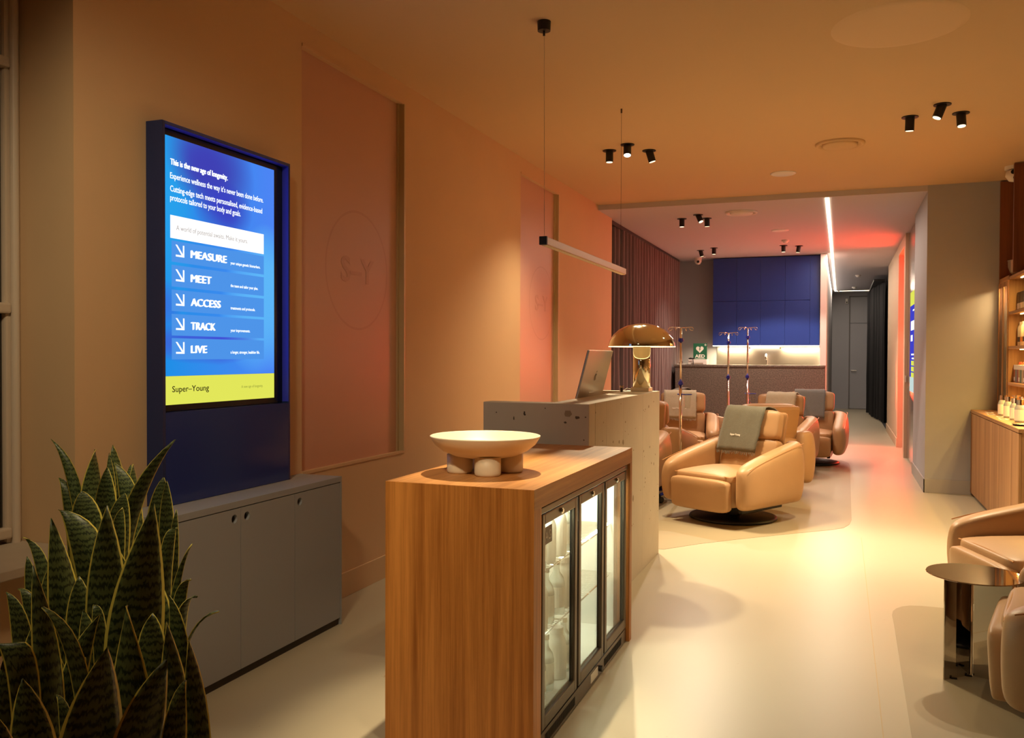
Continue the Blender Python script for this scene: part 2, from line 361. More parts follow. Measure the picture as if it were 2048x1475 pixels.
def screen_mat(name, y0, y1, z0, z1, s=1.0):
    """the moving-image background of the display: azure to violet, soft darker cloud at the top"""
    m = bpy.data.materials.new(name); m.use_nodes = True; nt = m.node_tree; nt.nodes.clear(); L = nt.links
    o = nt.nodes.new('ShaderNodeOutputMaterial'); e = nt.nodes.new('ShaderNodeEmission'); L.new(e.outputs[0], o.inputs[0]); e.inputs[1].default_value = s
    tc = nt.nodes.new('ShaderNodeTexCoord'); sp = nt.nodes.new('ShaderNodeSeparateXYZ'); L.new(tc.outputs['Generated'], sp.inputs[0])
    n = nt.nodes.new('ShaderNodeTexNoise'); n.inputs['Scale'].default_value = 1.6; n.inputs['Detail'].default_value = 1.0; n.inputs['Distortion'].default_value = 0.6
    L.new(tc.outputs['Generated'], n.inputs['Vector'])
    def math_(op, a, b=None, c=None):
        q = nt.nodes.new('ShaderNodeMath'); q.operation = op
        for i, v in enumerate((a, b, c)):
            if v is None: continue
            if isinstance(v, (int, float)): q.inputs[i].default_value = v
            else: L.new(v, q.inputs[i])
        return q.outputs[0]
    def blob(cy, cz, ry, rz):
        a = math_('DIVIDE', math_('SUBTRACT', sp.outputs[1], cy), ry); b = math_('DIVIDE', math_('SUBTRACT', sp.outputs[2], cz), rz)
        d = math_('ADD', math_('MULTIPLY', a, a), math_('MULTIPLY', b, b))
        d = math_('ADD', d, math_('MULTIPLY', math_('SUBTRACT', n.outputs['Fac'], 0.5), 1.6))
        return math_('SMOOTH_MIN', math_('MAXIMUM', math_('SUBTRACT', 1.0, d), 0.0), 1.0, 0.3)
    def mix(f, a, b):
        q = nt.nodes.new('ShaderNodeMix'); q.data_type = 'RGBA'
        if isinstance(f, (int, float)): q.inputs[0].default_value = f
        else: L.new(f, q.inputs[0])
        for i, v in ((6, a), (7, b)):
            if isinstance(v, tuple): q.inputs[i].default_value = (*v, 1)
            else: L.new(v, q.inputs[i])
        return q.outputs[2]
    c = mix(sp.outputs[1], sl((28, 140, 226)), sl((76, 130, 240)))
    c = mix(blob(0.95, 0.35, 0.5, 0.35), c, sl((92, 180, 244)))
    c = mix(blob(0.05, 0.55, 0.22, 0.5), c, sl((40, 160, 232)))
    c = mix(blob(0.42, 0.92, 0.36, 0.22), c, sl((62, 62, 176)))
    c = mix(blob(0.50, 0.74, 0.26, 0.14), c, sl((58, 64, 190)))
    c = mix(blob(0.10, 0.14, 0.75, 0.10), c, sl((66, 66, 205)))
    c = mix(blob(0.02, 0.30, 0.16, 0.14), c, sl((62, 84, 214)))
    L.new(c, e.inputs[0]); return m
M['screen'] = screen_mat('screen_picture', 0, 1, 0, 1, 0.85)
M['screen_small'] = emat('small_screen_blue', sl((62, 64, 190)), 0.9)

def leaf_mat():
    m = bpy.data.materials.new('banded_leaf'); m.use_nodes = True; nt = m.node_tree; p = nt.nodes['Principled BSDF']; L = nt.links
    uv = nt.nodes.new('ShaderNodeUVMap'); uv.uv_map = 'UVMap'; sp = nt.nodes.new('ShaderNodeSeparateXYZ'); L.new(uv.outputs[0], sp.inputs[0])
    oi = nt.nodes.new('ShaderNodeObjectInfo')
    mp = nt.nodes.new('ShaderNodeMapping'); mp.inputs['Scale'].default_value = (3.4, 7.0, 1); L.new(uv.outputs[0], mp.inputs[0])
    cb = nt.nodes.new('ShaderNodeCombineXYZ'); L.new(oi.outputs['Random'], cb.inputs[2])
    va = nt.nodes.new('ShaderNodeVectorMath'); va.operation = 'MULTIPLY_ADD'; va.inputs[1].default_value = (0, 0, 40); L.new(cb.outputs[0], va.inputs[0]); L.new(mp.outputs[0], va.inputs[2])
    n = nt.nodes.new('ShaderNodeTexNoise'); n.inputs['Scale'].default_value = 3.2; n.inputs['Detail'].default_value = 5; n.inputs['Roughness'].default_value = 0.65; n.inputs['Distortion'].default_value = 0.5; L.new(va.outputs[0], n.inputs['Vector'])
    wv = nt.nodes.new('ShaderNodeMath'); wv.operation = 'MULTIPLY_ADD'; wv.inputs[1].default_value = 46.0
    dm = nt.nodes.new('ShaderNodeMath'); dm.operation = 'MULTIPLY'; dm.inputs[1].default_value = 15.0; L.new(n.outputs['Fac'], dm.inputs[0])
    mv = nt.nodes.new('ShaderNodeMath'); mv.operation = 'MULTIPLY'; mv.inputs[1].default_value = 4.0; L.new(sp.outputs[1], mv.inputs[0])
    L.new(mv.outputs[0], wv.inputs[0]); L.new(dm.outputs[0], wv.inputs[2])
    sn = nt.nodes.new('ShaderNodeMath'); sn.operation = 'SINE'; L.new(wv.outputs[0], sn.inputs[0])
    r = nt.nodes.new('ShaderNodeValToRGB'); r.color_ramp.elements[0].position = 0.12; r.color_ramp.elements[1].position = 0.62
    r.color_ramp.elements[0].color = (0.018, 0.036, 0.012, 1); r.color_ramp.elements[1].color = (0.125, 0.17, 0.055, 1)
    h = nt.nodes.new('ShaderNodeMath'); h.operation = 'MULTIPLY_ADD'; h.inputs[1].default_value = 0.5; h.inputs[2].default_value = 0.5; L.new(sn.outputs[0], h.inputs[0]); L.new(h.outputs[0], r.inputs[0])
    a = nt.nodes.new('ShaderNodeMath'); a.operation = 'SUBTRACT'; a.inputs[1].default_value = 0.5; L.new(sp.outputs[0], a.inputs[0])
    b = nt.nodes.new('ShaderNodeMath'); b.operation = 'ABSOLUTE'; L.new(a.outputs[0], b.inputs[0])
    g = nt.nodes.new('ShaderNodeMath'); g.operation = 'GREATER_THAN'; g.inputs[1].default_value = 0.445; L.new(b.outputs[0], g.inputs[0])
    mx = nt.nodes.new('ShaderNodeMix'); mx.data_type = 'RGBA'; mx.inputs[7].default_value = (0.80, 0.70, 0.13, 1); L.new(g.outputs[0], mx.inputs[0]); L.new(r.outputs[0], mx.inputs[6])
    L.new(mx.outputs[2], p.inputs['Base Color']); p.inputs['Roughness'].default_value = 0.42
    return m
M['leaf'] = leaf_mat()
# ================================================================== THE ROOM
XW = -2.68; ZC = 3.165; ZB = 3.105; YS = 9.856; YE = 24.9; XR = 0.816
b = new()
B(b, -3.6, 3.4, -2.2, 26.0, -0.12, 0.0)
struct('floor', b, M['floor'])
# seam in the floor sheet
struct('trim_1', B(new(), 0.155, 0.159, 2.2, 7.2, 0.0, 0.0008), mat('floor_seam', (0.50, 0.37, 0.20), 0.5))
# darker floor fields with rounded corners
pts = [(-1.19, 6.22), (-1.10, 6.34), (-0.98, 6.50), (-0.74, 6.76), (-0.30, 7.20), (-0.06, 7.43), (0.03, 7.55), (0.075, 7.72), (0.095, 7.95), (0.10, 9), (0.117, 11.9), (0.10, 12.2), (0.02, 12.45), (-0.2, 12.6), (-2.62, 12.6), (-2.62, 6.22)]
struct('floor_dark_field', POLY(new(), [(x, y, 0.0002) for x, y in pts], (0, 0, 0.0016)), M['floor_dark_field'])
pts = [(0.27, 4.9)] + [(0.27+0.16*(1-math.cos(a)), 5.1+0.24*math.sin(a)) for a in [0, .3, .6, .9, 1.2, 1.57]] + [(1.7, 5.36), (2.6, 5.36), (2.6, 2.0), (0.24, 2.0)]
struct('floor_dark_field', POLY(new(), [(x, y, 0.0002) for x, y in pts], (0, 0, 0.0016)), M['floor_dark_field'])

b = new(); B(b, -3.4, 3.4, -2.2, YS, ZC, ZC+0.15); struct('ceiling', b, M['ceil'])
b = new(); B(b, -3.4, 3.4, YS+0.005, 26.0, ZB, ZB+0.2); B(b, -3.4, XR, YS+0.0, YS+0.006, ZB, ZC); struct('ceiling_back', b, M['ceil_back'])

# left wall with two tall recesses
D = 0.038; T = 0.2
P1 = (3.895, 5.035, 0.772, 3.035); P2 = (7.235, 8.325, 0.772, 3.022)
b = new()
segs = [2.60, P1[0], P1[1], P2[0], P2[1], 10.51]
for i in (0, 2, 4): B(b, XW-T, XW, segs[i], segs[i+1], 0, ZC)
for P in (P1, P2):
    B(b, XW-T, XW, P[0], P[1], 0, P[2]); B(b, XW-T, XW, P[0], P[1], P[3], ZC)
struct('wall_left', b, M['wall'])
for i, P in enumerate((P1, P2)):
    r = struct('recessed_panel', B(new(), XW-D-0.03, XW-D, P[0]-.01, P[1]+.01, P[2]-.01, P[3]+.01), M['pink_panel'])
    fr = new(); w_ = 0.012
    B(fr, XW-0.006, XW+0.006, P[0], P[1]+w_, P[3]-0.004, P[3]+w_); B(fr, XW-0.006, XW+0.006, P[0], P[1]+w_, P[2]-w_, P[2]+0.004)
    mk('frame_moulding', fr, M['wall'], r)
    fr = new(); B(fr, XW-D, XW+0.008, P[1]-0.006, P[1]+0.012, P[2], P[3]); B(fr, XW-D, XW-D+0.010, P[1]-0.028, P[1]-0.006, P[2], P[3])
    mk('metal_edge_strip', fr, M['brass'], r, label='brass coloured vertical edge strip')
    cy = 4.53 if i == 0 else 7.93; cz = 1.905
    ring = new(); N = 64
    rr = [[ring.verts.new((XW-D+0.0006, cy+q*math.cos(2*PI*k/N), cz+q*math.sin(2*PI*k/N))) for k in range(N)] for q in (0.343, 0.357)]
    for k in range(N): ring.faces.new((rr[0][k], rr[1][k], rr[1][(k+1) % N], rr[0][(k+1) % N]))
    mk('ring_mark', ring, M['logo_faint'], r, label='faint round emblem ring')
    mk('emblem_lettering', text_bm('S\u2013Y', (XW-D+0.001, cy-0.19, cz-0.07), (0, 1, 0), (0, 0, 1), 0.38, 0.15, bold=0.02), M['logo_faint'], r, label='faint emblem reading S–Y')

# pier and window bay at the left front
b = new(); B(b, -3.2, XW, 2.438, 2.6, 0, ZC); struct('wall_window_pier', b, M['wall'])
b = new(); B(b, -3.2, XW-0.012, -2.2, 2.438, 0, 0.64); B(b, -3.2, XW, -2.2, 0.2, 0.64, ZC); B(b, -3.2, XW-0.01, 0.2, 2.438, 3.0, ZC); struct('wall_under_window', b, M['wall'])
b = new(); B(b, -2.955, XW+0.10, 0.25, 2.436, 0.645, 0.68, 0.004); struct('trim_2', b, M['travertine'], label='pale stone window sill')
win = struct('window_1', B(B(B(new(), -3.0, -2.95, 2.37, 2.438, 0.68, 3.0, .01), -3.0, -2.95, 0.25, 0.32, 0.68, 3.0, .01), -3.0, -2.95, 0.32, 2.37, 2.93, 3.0), mat('cream_joinery', (0.62, 0.50, 0.38), 0.5))
mk('frame_bead', CY(new(), (-2.943, 2.405, .68), (-2.943, 2.405, 3.0), .016), mat('cream_joinery_bead', (0.66, 0.54, 0.42), 0.45), win)
for z in (0.70, 1.552, 2.475): mk('glazing_bar', B(new(), -2.99, -2.935, 0.32, 2.385, z, z+0.04, .008), win.data.materials[0], win)
for y in (0.9, 1.6): mk('glazing_bar', B(new(), -2.985, -2.95, y, y+0.035, 0.70, 2.95, .006), win.data.materials[0], win)
mk('pane', B(new(), -2.976, -2.970, 0.3, 2.4, 0.7, 2.95), M['glass_night'], win)

# kitchen end, corridor, right side
b = new(); B(b, -3.15, -2.95, 10.51, 16.2, 0, ZB); struct('wall_behind_curtain', b, M['grey_wall'])
b = new(); B(b, -3.15, XW-T+0.01, 10.4, 10.51, 0, ZC); struct('wall_return', b, M['wall'])
b = new(); B(b, -3.15, -0.34, 15.72, 15.9, 0, ZB); struct('wall_kitchen', b, M['grey_wall'])
b = new(); B(b, -0.335, -0.235, 15.2, 16.1, 0, ZB, .004); struct('wall_pier', b, M['white_wall'])
b = new(); B(b, -0.335, -0.24, 16.1, YE, 0, ZB); struct('wall_corridor', b, M['grey_wall'])
b = new(); B(b, -0.34, 3.2, YE, YE+0.2, 0, ZB); struct('wall_far', b, M['grey_wall'])
b = new(); B(b, -0.24, 0.17, YE-0.02, YE, 0, 0.13); struct('baseboard_far', b, M['grey_wall'])
b = new()
B(b, XR, 3.2, YS, YS+0.15, 0, ZC)                 # the wall facing the camera on the right
B(b, XR, XR+0.12, YS+0.15, 11.45, 0, ZB)               # first piece of the corridor wall
B(b, XR+0.07, XR+0.19, 11.45, 13.15, 0, ZB)       # recessed piece behind the wall display
struct('wall_right_grey', b, M['grey_wall'])
b = new()
B(b, XR, XR+0.13, 13.10, 13.36, 0, ZB); B(b, XR, XR+0.13, 13.36, 14.60, 2.955, ZB); B(b, XR, XR+0.13, 14.60, 17.9, 0, ZB)
struct('wall_corridor_right', b, M['warm_wall'])
b = new(); B(b, XR-0.012, XR, YS-0.012, 11.45, 0, 0.14, .002); B(b, XR-0.012, 1.55, YS-0.012, YS, 0, 0.14, .002); struct('baseboard_right', b, mat('grey_skirting', (0.40, 0.38, 0.36), 0.5))
b = new(); B(b, XR-0.012, XR, 14.60, 17.9, 0, 0.14); struct('baseboard_corridor', b, M['warm_wall'])
b = new(); B(b, XW, XW+0.012, 3.9, 10.5, 0, 0.142, .002); struct('baseboard_left', b, M['wall'])
b = new(); B(b, XR, XR+0.1, 22.9, YE, 0, ZB); B(b, 2.2, 2.3, 17.8, YE, 0, ZB); B(b, XR, 2.3, 17.8, 17.9, 0, ZB)
struct('wall_dark_room', b, M['dark_wall'])
struct('floor_dark_room', B(new(), XR, 2.2, 17.9, YE, 0.0003, 0.002), M['dark_wall'])
# red-lit treatment room behind the opening in the right wall
b = new(); B(b, XR+0.13, 2.4, 12.9, 13.0, 0, ZB); B(b, XR+0.13, 2.4, 15.2, 15.3, 0, ZB); B(b, 2.4, 2.5, 12.9, 15.3, 0, ZB)
struct('wall_red_room', b, M['warm_wall'])
# front of the shop, behind the camera
b = new(); B(b, -3.2, 3.2, -2.2, -2.1, 0, ZC); B(b, 2.62, 2.75, -2.2, YS, 0, ZC); struct('wall_front', b, M['wall'])

# ------------------------------------------------------------------ door at the end of the corridor
d = struct('door_1', B(new(), 0.215, 1.0, YE-0.035, YE-0.001, 0.01, 2.285, .002), M['grey_wall'])
mk('transom_panel', B(new(), 0.215, 1.0, YE-0.035, YE-0.001, 2.30, 2.99, .002), M['grey_wall'], d)
fr = new(); B(fr, 0.185, 0.212, YE-0.05, YE, 0, 3.02); B(fr, 0.185, 1.0, YE-0.05, YE, 2.995, 3.02); mk('door_frame', fr, mat('grey_door_frame', (0.17, 0.16, 0.155), 0.5), d)
mk('door_handle', TUBE(new(), [(0.25, YE-0.035, 1.03), (0.25, YE-0.085, 1.03), (0.38, YE-0.085, 1.025)], 0.012), M['steel'], d)
t = thing('door_sensor', 'small white sensor box on the grey wall left of the far door', 'sensor', (0.13, YE-0.03, 2.82))
mk('housing', B(new(), 0.09, 0.155, YE-0.075, YE-0.001, 2.82, 2.95, .01), M['white'], t)
mk('lens', B(new(), 0.105, 0.14, YE-0.08, YE-0.074, 2.84, 2.87, .002), M['black'], t)

# ------------------------------------------------------------------ curtains
def curtain(name, path, z0, z1, amp, folds, m, **kw):
    """pleated cloth hanging along a path (world x, y)"""
    bm = new(); n = folds*8; P = [Vector((x, y, 0)) for x, y in path]
    L = [0.0]
    for a, c in zip(P, P[1:]): L.append(L[-1]+(c-a).length)
    def at(s):
        s *= L[-1]
        for i in range(len(P)-1):
            if s <= L[i+1] or i == len(P)-2:
                q = (s-L[i])/(L[i+1]-L[i]); dr = (P[i+1]-P[i]).normalized(); return P[i].lerp(P[i+1], q), Vector((dr.y, -dr.x, 0))
    rows = []; NZ = 10
    for j in range(NZ+1):
        z = z0+(z1-z0)*j/NZ; row = []
        for i in range(n+1):
            p, nn = at(i/n); ph = i/n*folds*2*PI
            a = amp*(0.75+0.5*noise.noise(Vector((i/n*folds*0.7, 3, 0))))*(1.0-0.25*j/NZ)
            off = a*math.sin(ph + 1.1*noise.noise(Vector((i/n*folds*0.9, j*0.25, 1)))) + 0.012*noise.noise(Vector((i*0.3, j*0.5, 5)))
            row.append(bm.verts.new(p + nn*off + Vector((0, 0, z))))
        rows.append(row)
    for a, c in zip(rows, rows[1:]):
        for i in range(n): bm.faces.new((a[i], a[i+1], c[i+1], c[i]))
    return mk(name, bm, m, kw.pop('parent', None), smooth=True, **kw)
t = thing('pleated_curtain', 'tall mauve brown pleated curtain covering the left wall behind the reception desk', 'curtain', (-2.75, 13, 0))
curtain('cloth', [(-2.80, 10.62), (-2.74, 10.9), (-2.71, 11.3), (-2.70, 13.5), (-2.69, 15.35)], 0.02, 3.05, 0.055, 26, M['curtain'], parent=t)
mk('curtain_rail', B(new(), -2.79, -2.70, 10.6, 15.4, 3.05, 3.10), M['black'], t)
t = thing('black_curtain', 'floor length black curtain hanging at the dark opening on the corridor right', 'curtain', (0.75, 22, 0))
curtain('cloth', [(0.84, 19.6), (0.80, 20.3), (0.68, 21.5), (0.66, 22.6), (0.60, 23.0)], 0.03, 2.98, 0.05, 9, M['curtain_black'], parent=t)
mk('curtain_rail', B(new(), 0.62, 0.84, 19.6, 23.05, 2.98, 3.02), M['black'], t)

# ------------------------------------------------------------------ kitchen end
b_ = -2.105
t = thing('blue_wall_cabinet', 'royal blue handleless wall cabinets filling the back wall up to the ceiling', 'cabinet', (-1.22, 15.5, 1.585))
mk('carcass', B(new(), -2.10, -0.345, 15.37, 15.715, 1.60, 3.095), M['blue_door'], t)
xs = [-2.10, -1.70, -1.30, -0.90, -0.50, -0.345]
for i in range(5):
    if xs[i+1]-xs[i] < 0.3: zz = [(1.588, 3.09)]
    else: zz = [(1.588, 2.345), (2.35, 3.09)]
    for z0, z1 in zz: mk('door', B(new(), xs[i]+.0015, xs[i+1]-.0015, 15.345, 15.367, z0, z1, .001), M['blue_door'], t)
mk('light_strip', B(new(), -2.10, -0.35, 15.36, 15.385, 1.572, 1.586), M['led'], t, label='warm white light strip under the blue doors')
t = thing('under_cabinet_light', 'slim bar light with dark end caps under the blue cabinets', 'light', (-1.2, 15.45, 1.53))
mk('tube', B(new(), -1.47, -0.98, 15.40, 15.46, 1.535, 1.575, .008), M['led'], t)
for x in (-1.48, -0.975): mk('end_cap', B(new(), x-.012, x+.012, 15.39, 15.47, 1.53, 1.585, .003), M['bronze'], t)
t = box('steel_splashback', -2.07, -0.345, 15.70, 15.718, 0.92, 1.598, M['steel'], label='brushed steel splashback behind the worktop below the blue cabinets', cat='splashback')
t = thing('kitchen_worktop', 'steel worktop unit with sink behind the brown speckled counter', 'worktop', (-1.2, 15.4, 0))
mk('top', B(new(), -2.10, -0.345, 15.10, 15.695, 0.88, 0.918, .003), M['steel'], t)
mk('base_unit', B(new(), -2.10, -0.345, 15.14, 15.695, 0.0, 0.88), M['blue_door'], t)
t = thing('kitchen_tap', 'tall chrome tap standing on the steel worktop', 'tap', (-1.20, 15.45, 0.918))
mk('body', CY(new(), (-1.20, 15.45, 0.918), (-1.20, 15.45, 1.05), 0.03), M['chrome'], t)
mk('spout', TUBE(new(), [(-1.20, 15.45, 1.04), (-1.20, 15.45, 1.36), (-1.20, 15.42, 1.42), (-1.20, 15.36, 1.44), (-1.20, 15.30, 1.41), (-1.20, 15.29, 1.34)], 0.017, 10), M['chrome'], t, smooth=True)
mk('handle', TUBE(new(), [(-1.17, 15.45, 1.02), (-1.11, 15.45, 1.05)], 0.009), M['chrome'], t)

t = thing('service_counter', 'long brown speckled stone bar counter in front of the blue cabinets', 'counter', (-1.5, 14.6, 0))
mk('top', B(new(), -2.62, -0.235, 14.50, 14.95, 1.225, 1.258, .003), M['speckle'], t)
mk('front_panel', B(new(), -2.60, -0.24, 14.51, 14.58, 0, 1.225), M['speckle'], t)
mk('end_panel', B(new(), -0.30, -0.237, 14.58, 14.93, 0, 1.225), M['speckle'], t)
mk('end_panel', B(new(), -2.60, -2.54, 14.58, 14.93, 0, 1.225), M['speckle'], t)

t = thing('defibrillator_box', 'white box below the green AED sign on the brown counter', 'box', (-2.255, 14.75, 1.258))
mk('case', B(new(), -2.41, -2.10, 14.66, 14.86, 1.258, 1.345, .008), M['white'], t)
mk('inset', B(new(), -2.36, -2.16, 14.655, 14.661, 1.262, 1.29), mat('box_slot', (0.42, 0.34, 0.27), 0.6), t)
mk('cable', TUBE(new(), [(-2.40, 14.64, 1.36), (-2.36, 14.63, 1.37), (-2.33, 14.645, 1.35), (-2.32, 14.64, 1.30), (-2.32, 14.62, 1.262)], 0.006), M['black'], t)
mk('plug', B(new(), -2.40, -2.31, 14.66, 14.71, 1.345, 1.37, .006), M['black'], t)
t = thing('aed_sign', 'green AED sign with white heart standing on the white box', 'sign', (-2.23, 14.78, 1.345))
mk('board', B(new(), -2.345, -2.115, 14.775, 14.785, 1.345, 1.615, .002), M['sign_green'], t)
def heart(cx, cz, s, y):
    p = []
    for k in range(40):
        a = 2*PI*k/40; x = 16*math.sin(a)**3; z = 13*math.cos(a)-5*math.cos(2*a)-2*math.cos(3*a)-math.cos(4*a)
        p.append((cx+x*s, y, cz+z*s))
    return p
mk('heart', POLY(new(), heart(-2.235, 1.515, 0.0040, 14.7745), (0, -0.0012, 0)), M['label_w'], t, label='white heart symbol')
mk('bolt', POLY(new(), [(-2.228, 14.773, 1.555), (-2.250, 14.773, 1.512), (-2.236, 14.773, 1.512), (-2.245, 14.773, 1.475), (-2.216, 14.773, 1.525), (-2.231, 14.773, 1.525), (-2.218, 14.773, 1.555)], (0, -0.001, 0)), M['sign_green'], t, label='green lightning bolt')
cr = new(); B(cr, -2.147, -2.137, 14.773, 14.775, 1.570, 1.606); B(cr, -2.160, -2.124, 14.773, 14.775, 1.583, 1.593); mk('cross', cr, M['label_w'], t)
mk('lettering', text_bm('AED', (-2.315, 14.7745, 1.375), (1, 0, 0), (0, 0, 1), 0.165, 0.055, bold=0.03), M['label_w'], t, label='white letters AED')
mk('small_print', B(new(), -2.315, -2.15, 14.774, 14.776, 1.356, 1.361), M['label_w'], t)
t = thing('tape_dispenser', 'small black desk gadget on a pale pad at the left end of the brown counter', 'gadget', (-2.53, 14.7, 1.258))
mk('pad', B(new(), -2.60, -2.46, 14.65, 14.78, 1.258, 1.268, .003), M['white'], t)
mk('body', TUBE(new(), [(-2.57, 14.7, 1.272), (-2.55, 14.7, 1.30), (-2.525, 14.7, 1.31), (-2.51, 14.7, 1.295), (-2.515, 14.7, 1.272)], 0.008), M['black'], t)

# ------------------------------------------------------------------ ceiling fittings
def spotlight(x, y, z, label, tilt=(0, 0), lens='spot_lens', length=0.10, group=None, power=0, size=70, aim=None, color=WARM, blend=0.25):
    t = thing('ceiling_spotlight', label, 'spotlight', (x, y, z-length-0.01), 0, group)
    dn = Vector((tilt[0], tilt[1], -1)).normalized(); top = Vector((x, y, z))
    mk('flange', CY(new(), (x, y, z-0.006), (x, y, z), 0.058, n=28), M['black'], t)
    e = top+dn*length
    mk('barrel', CY(new(), top, e, 0.032, n=24), M['black'], t, smooth=False)
    mk('lens', CY(new(), e, e+dn*0.003, 0.027, n=24), M[lens], t, label='glowing lens')
    if power:
        ld = bpy.data.lights.new('spot_beam', 'SPOT'); ld.energy = power; ld.color = color; ld.spot_size = math.radians(size); ld.spot_blend = blend; ld.shadow_soft_size = 0.03
        lo = bpy.data.objects.new('spot_beam', ld); COL.objects.link(lo); p = e+dn*0.03; lo.location = p
        tgt = (Vector(aim)-p) if aim else dn
        lo.rotation_euler = tgt.to_track_quat('-Z', 'Y').to_euler()
    return t
# cluster above the reception desk
spotlight(-1.88, 7.273, ZC, 'leftmost black ceiling spotlight of the trio above the reception desk, pointing straight down', power=SPOT_W*1.4, size=112, aim=(-1.8, 7.0, 0), blend=1)
spotlight(-1.686, 7.118, ZC, 'middle ceiling spotlight of the trio above the reception desk, shining brightly at the camera', tilt=(0.06, -0.30), lens='spot_lens_hot', power=SPOT_W*2.9, size=80, aim=(0.0, 5.2, 0), blend=0.8)
spotlight(-1.561, 7.389, ZC, 'rightmost black ceiling spotlight of the trio above the reception desk, tilted right', tilt=(0.28, 0.12), power=SPOT_W*3.0, size=84, aim=(-0.35, 6.7, 0), blend=1.0)
# cluster right of centre
spotlight(0.457, 7.013, ZC, 'leftmost black ceiling spotlight of the trio on the right side of the front ceiling', tilt=(-0.02, 0.12), power=SPOT_W*2.0, size=82, aim=(0.35, 7.8, 0), blend=0.7)
spotlight(0.645, 6.743, ZC, 'middle black ceiling spotlight of the right trio, tilted to the left', tilt=(-0.38, -0.1), power=SPOT_W*2.0, size=76, aim=(0.0, 5.9, 0), blend=0.7)
spotlight(0.793, 7.024, ZC, 'rightmost black ceiling spotlight of the trio on the right side of the front ceiling', tilt=(0.04, -0.16), power=SPOT_W*1.0, size=84, aim=(0.9, 6.0, 0), blend=0.7)
# clusters in the lower back ceiling
spotlight(-1.866, 10.813, ZB, 'left black spotlight of the trio in the lower back ceiling above the recliners', power=SPOT_W*1.4, size=100, color=COOL, aim=(-1.1, 11.2, 0), blend=1.0)
spotlight(-1.632, 10.571, ZB, 'middle tilted black spotlight of the trio in the lower back ceiling', tilt=(0.45, -0.25), power=SPOT_W*1.2, size=90, aim=(-0.8, 9.0, 0.3), color=COOL)
spotlight(-1.569, 10.877, ZB, 'right black spotlight of the trio in the lower back ceiling above the recliners', tilt=(0.02, 0.1))
spotlight(-2.139, 14.139, ZB, 'left tilted black spotlight of the pair near the white dome camera', tilt=(0.25, 0.1))
spotlight(-1.89, 13.882, ZB, 'upright black spotlight of the pair near the white dome camera', power=SPOT_W*1.2, size=120, color=COOL, aim=(-1.6, 13.9, 0), blend=1.0)
spotlight(-0.845, 13.918, ZB, 'upright black spotlight of the pair in front of the blue cabinets on the right', power=SPOT_W*1.1, size=120, color=COOL)
spotlight(-0.625, 14.059, ZB, 'tilted black spotlight of the pair in front of the blue cabinets on the right', tilt=(-0.15, 0.05))
# unseen spot lights without fixtures above and behind the camera; some are added fill
def beam(x, y, z, aim, power, size, color=WARM, blend=0.3, r=0.03):
    ld = bpy.data.lights.new('spot_beam', 'SPOT'); ld.energy = power; ld.color = color; ld.spot_size = math.radians(size); ld.spot_blend = blend; ld.shadow_soft_size = r
    lo = bpy.data.objects.new('spot_beam', ld); COL.objects.link(lo); lo.location = (x, y, z); lo.rotation_euler = (Vector(aim)-Vector((x, y, z))).to_track_quat('-Z', 'Y').to_euler(); return lo
beam(-0.97, 2.35, 3.10, (-1.25, 1.85, 0), SPOT_W*0.85, 46, blend=0.6)
beam(-2.0, 0.4, 3.10, (-1.3, 1.2, 0.9), SPOT_W*0.42, 36, blend=0.9)  # unseen fill spot, added to brighten the plant
beam(0.73, 2.96, 3.10, (0.35, 3.3, 0), SPOT_W*0.26, 80)
beam(-0.7, 0.6, 3.10, (-1.15, 2.8, 0.5), SPOT_W*1.15, 34, blend=0.9)
beam(-1.3, 3.7, 3.10, (-1.25, 3.2, 0.9), SPOT_W*3.4, 32, blend=0.9)
beam(-1.3, 0.9, 3.10, (-2.6, 3.5, 0.9), SPOT_W*1.2, 66, blend=1.0, r=0.15)  # soft unseen wash, added to lift the left wall and sideboard

def vent(x, y, z, r, label, ring=True):
    t = thing('ceiling_vent', label, 'vent', (x, y, z-0.03))
    if ring:
        mk('rim', LATHE(new(), [(r*0.80, 0.0), (r*0.86, -0.018), (r*0.96, -0.022), (r, -0.010), (r, 0.0)], (x, y, z), 48), M['ceil'] if z > 3.12 else M['white_wall'], t, smooth=True)
        mk('disc', LATHE(new(), [(0, -0.030), (r*0.66, -0.028), (r*0.72, -0.018), (r*0.72, -0.0), (0, 0)], (x, y, z), 48), M['ceil'] if z > 3.12 else M['white_wall'], t, smooth=True)
    else:
        mk('disc', LATHE(new(), [(0, -0.010), (r*0.9, -0.010), (r, -0.004), (r, 0)], (x, y, z), 40), M['white'], t, smooth=True)
    return t
vent(-0.026, 7.69, ZC, 0.195, 'round ceiling vent with raised rim on the front ceiling left of the right spotlight trio')
vent(-0.54, 8.75, ZC, 0.12, 'flat pale ceiling disc near the edge of the lower back ceiling', ring=False)
vent(-1.12, 10.55, ZB, 0.185, 'round ceiling vent with rim in the lower back ceiling')
vent(-0.79, 12.24, ZB, 0.115, 'flat pale disc in the back ceiling between the vent and the far spotlights', ring=False)
def detector(x, y, z, label):
    t = thing('smoke_detector', label, 'smoke detector', (x, y, z-0.045))
    mk('base', CY(new(), (x, y, z-0.02), (x, y, z), 0.055, n=24), M['white'], t)
    mk('dome', LATHE(new(), [(0, -0.045), (0.03, -0.04), (0.042, -0.02)], (x, y, z), 24), M['white'], t, smooth=True)
detector(-0.782, 13.30, ZB, 'small round white smoke detector above the upright spotlight before the blue cabinets')
detector(0.312, 19.5, ZB, 'nearer round smoke detector on the dark corridor ceiling')
detector(0.285, 22.8, ZB, 'farther round smoke detector on the dark corridor ceiling near the light line')
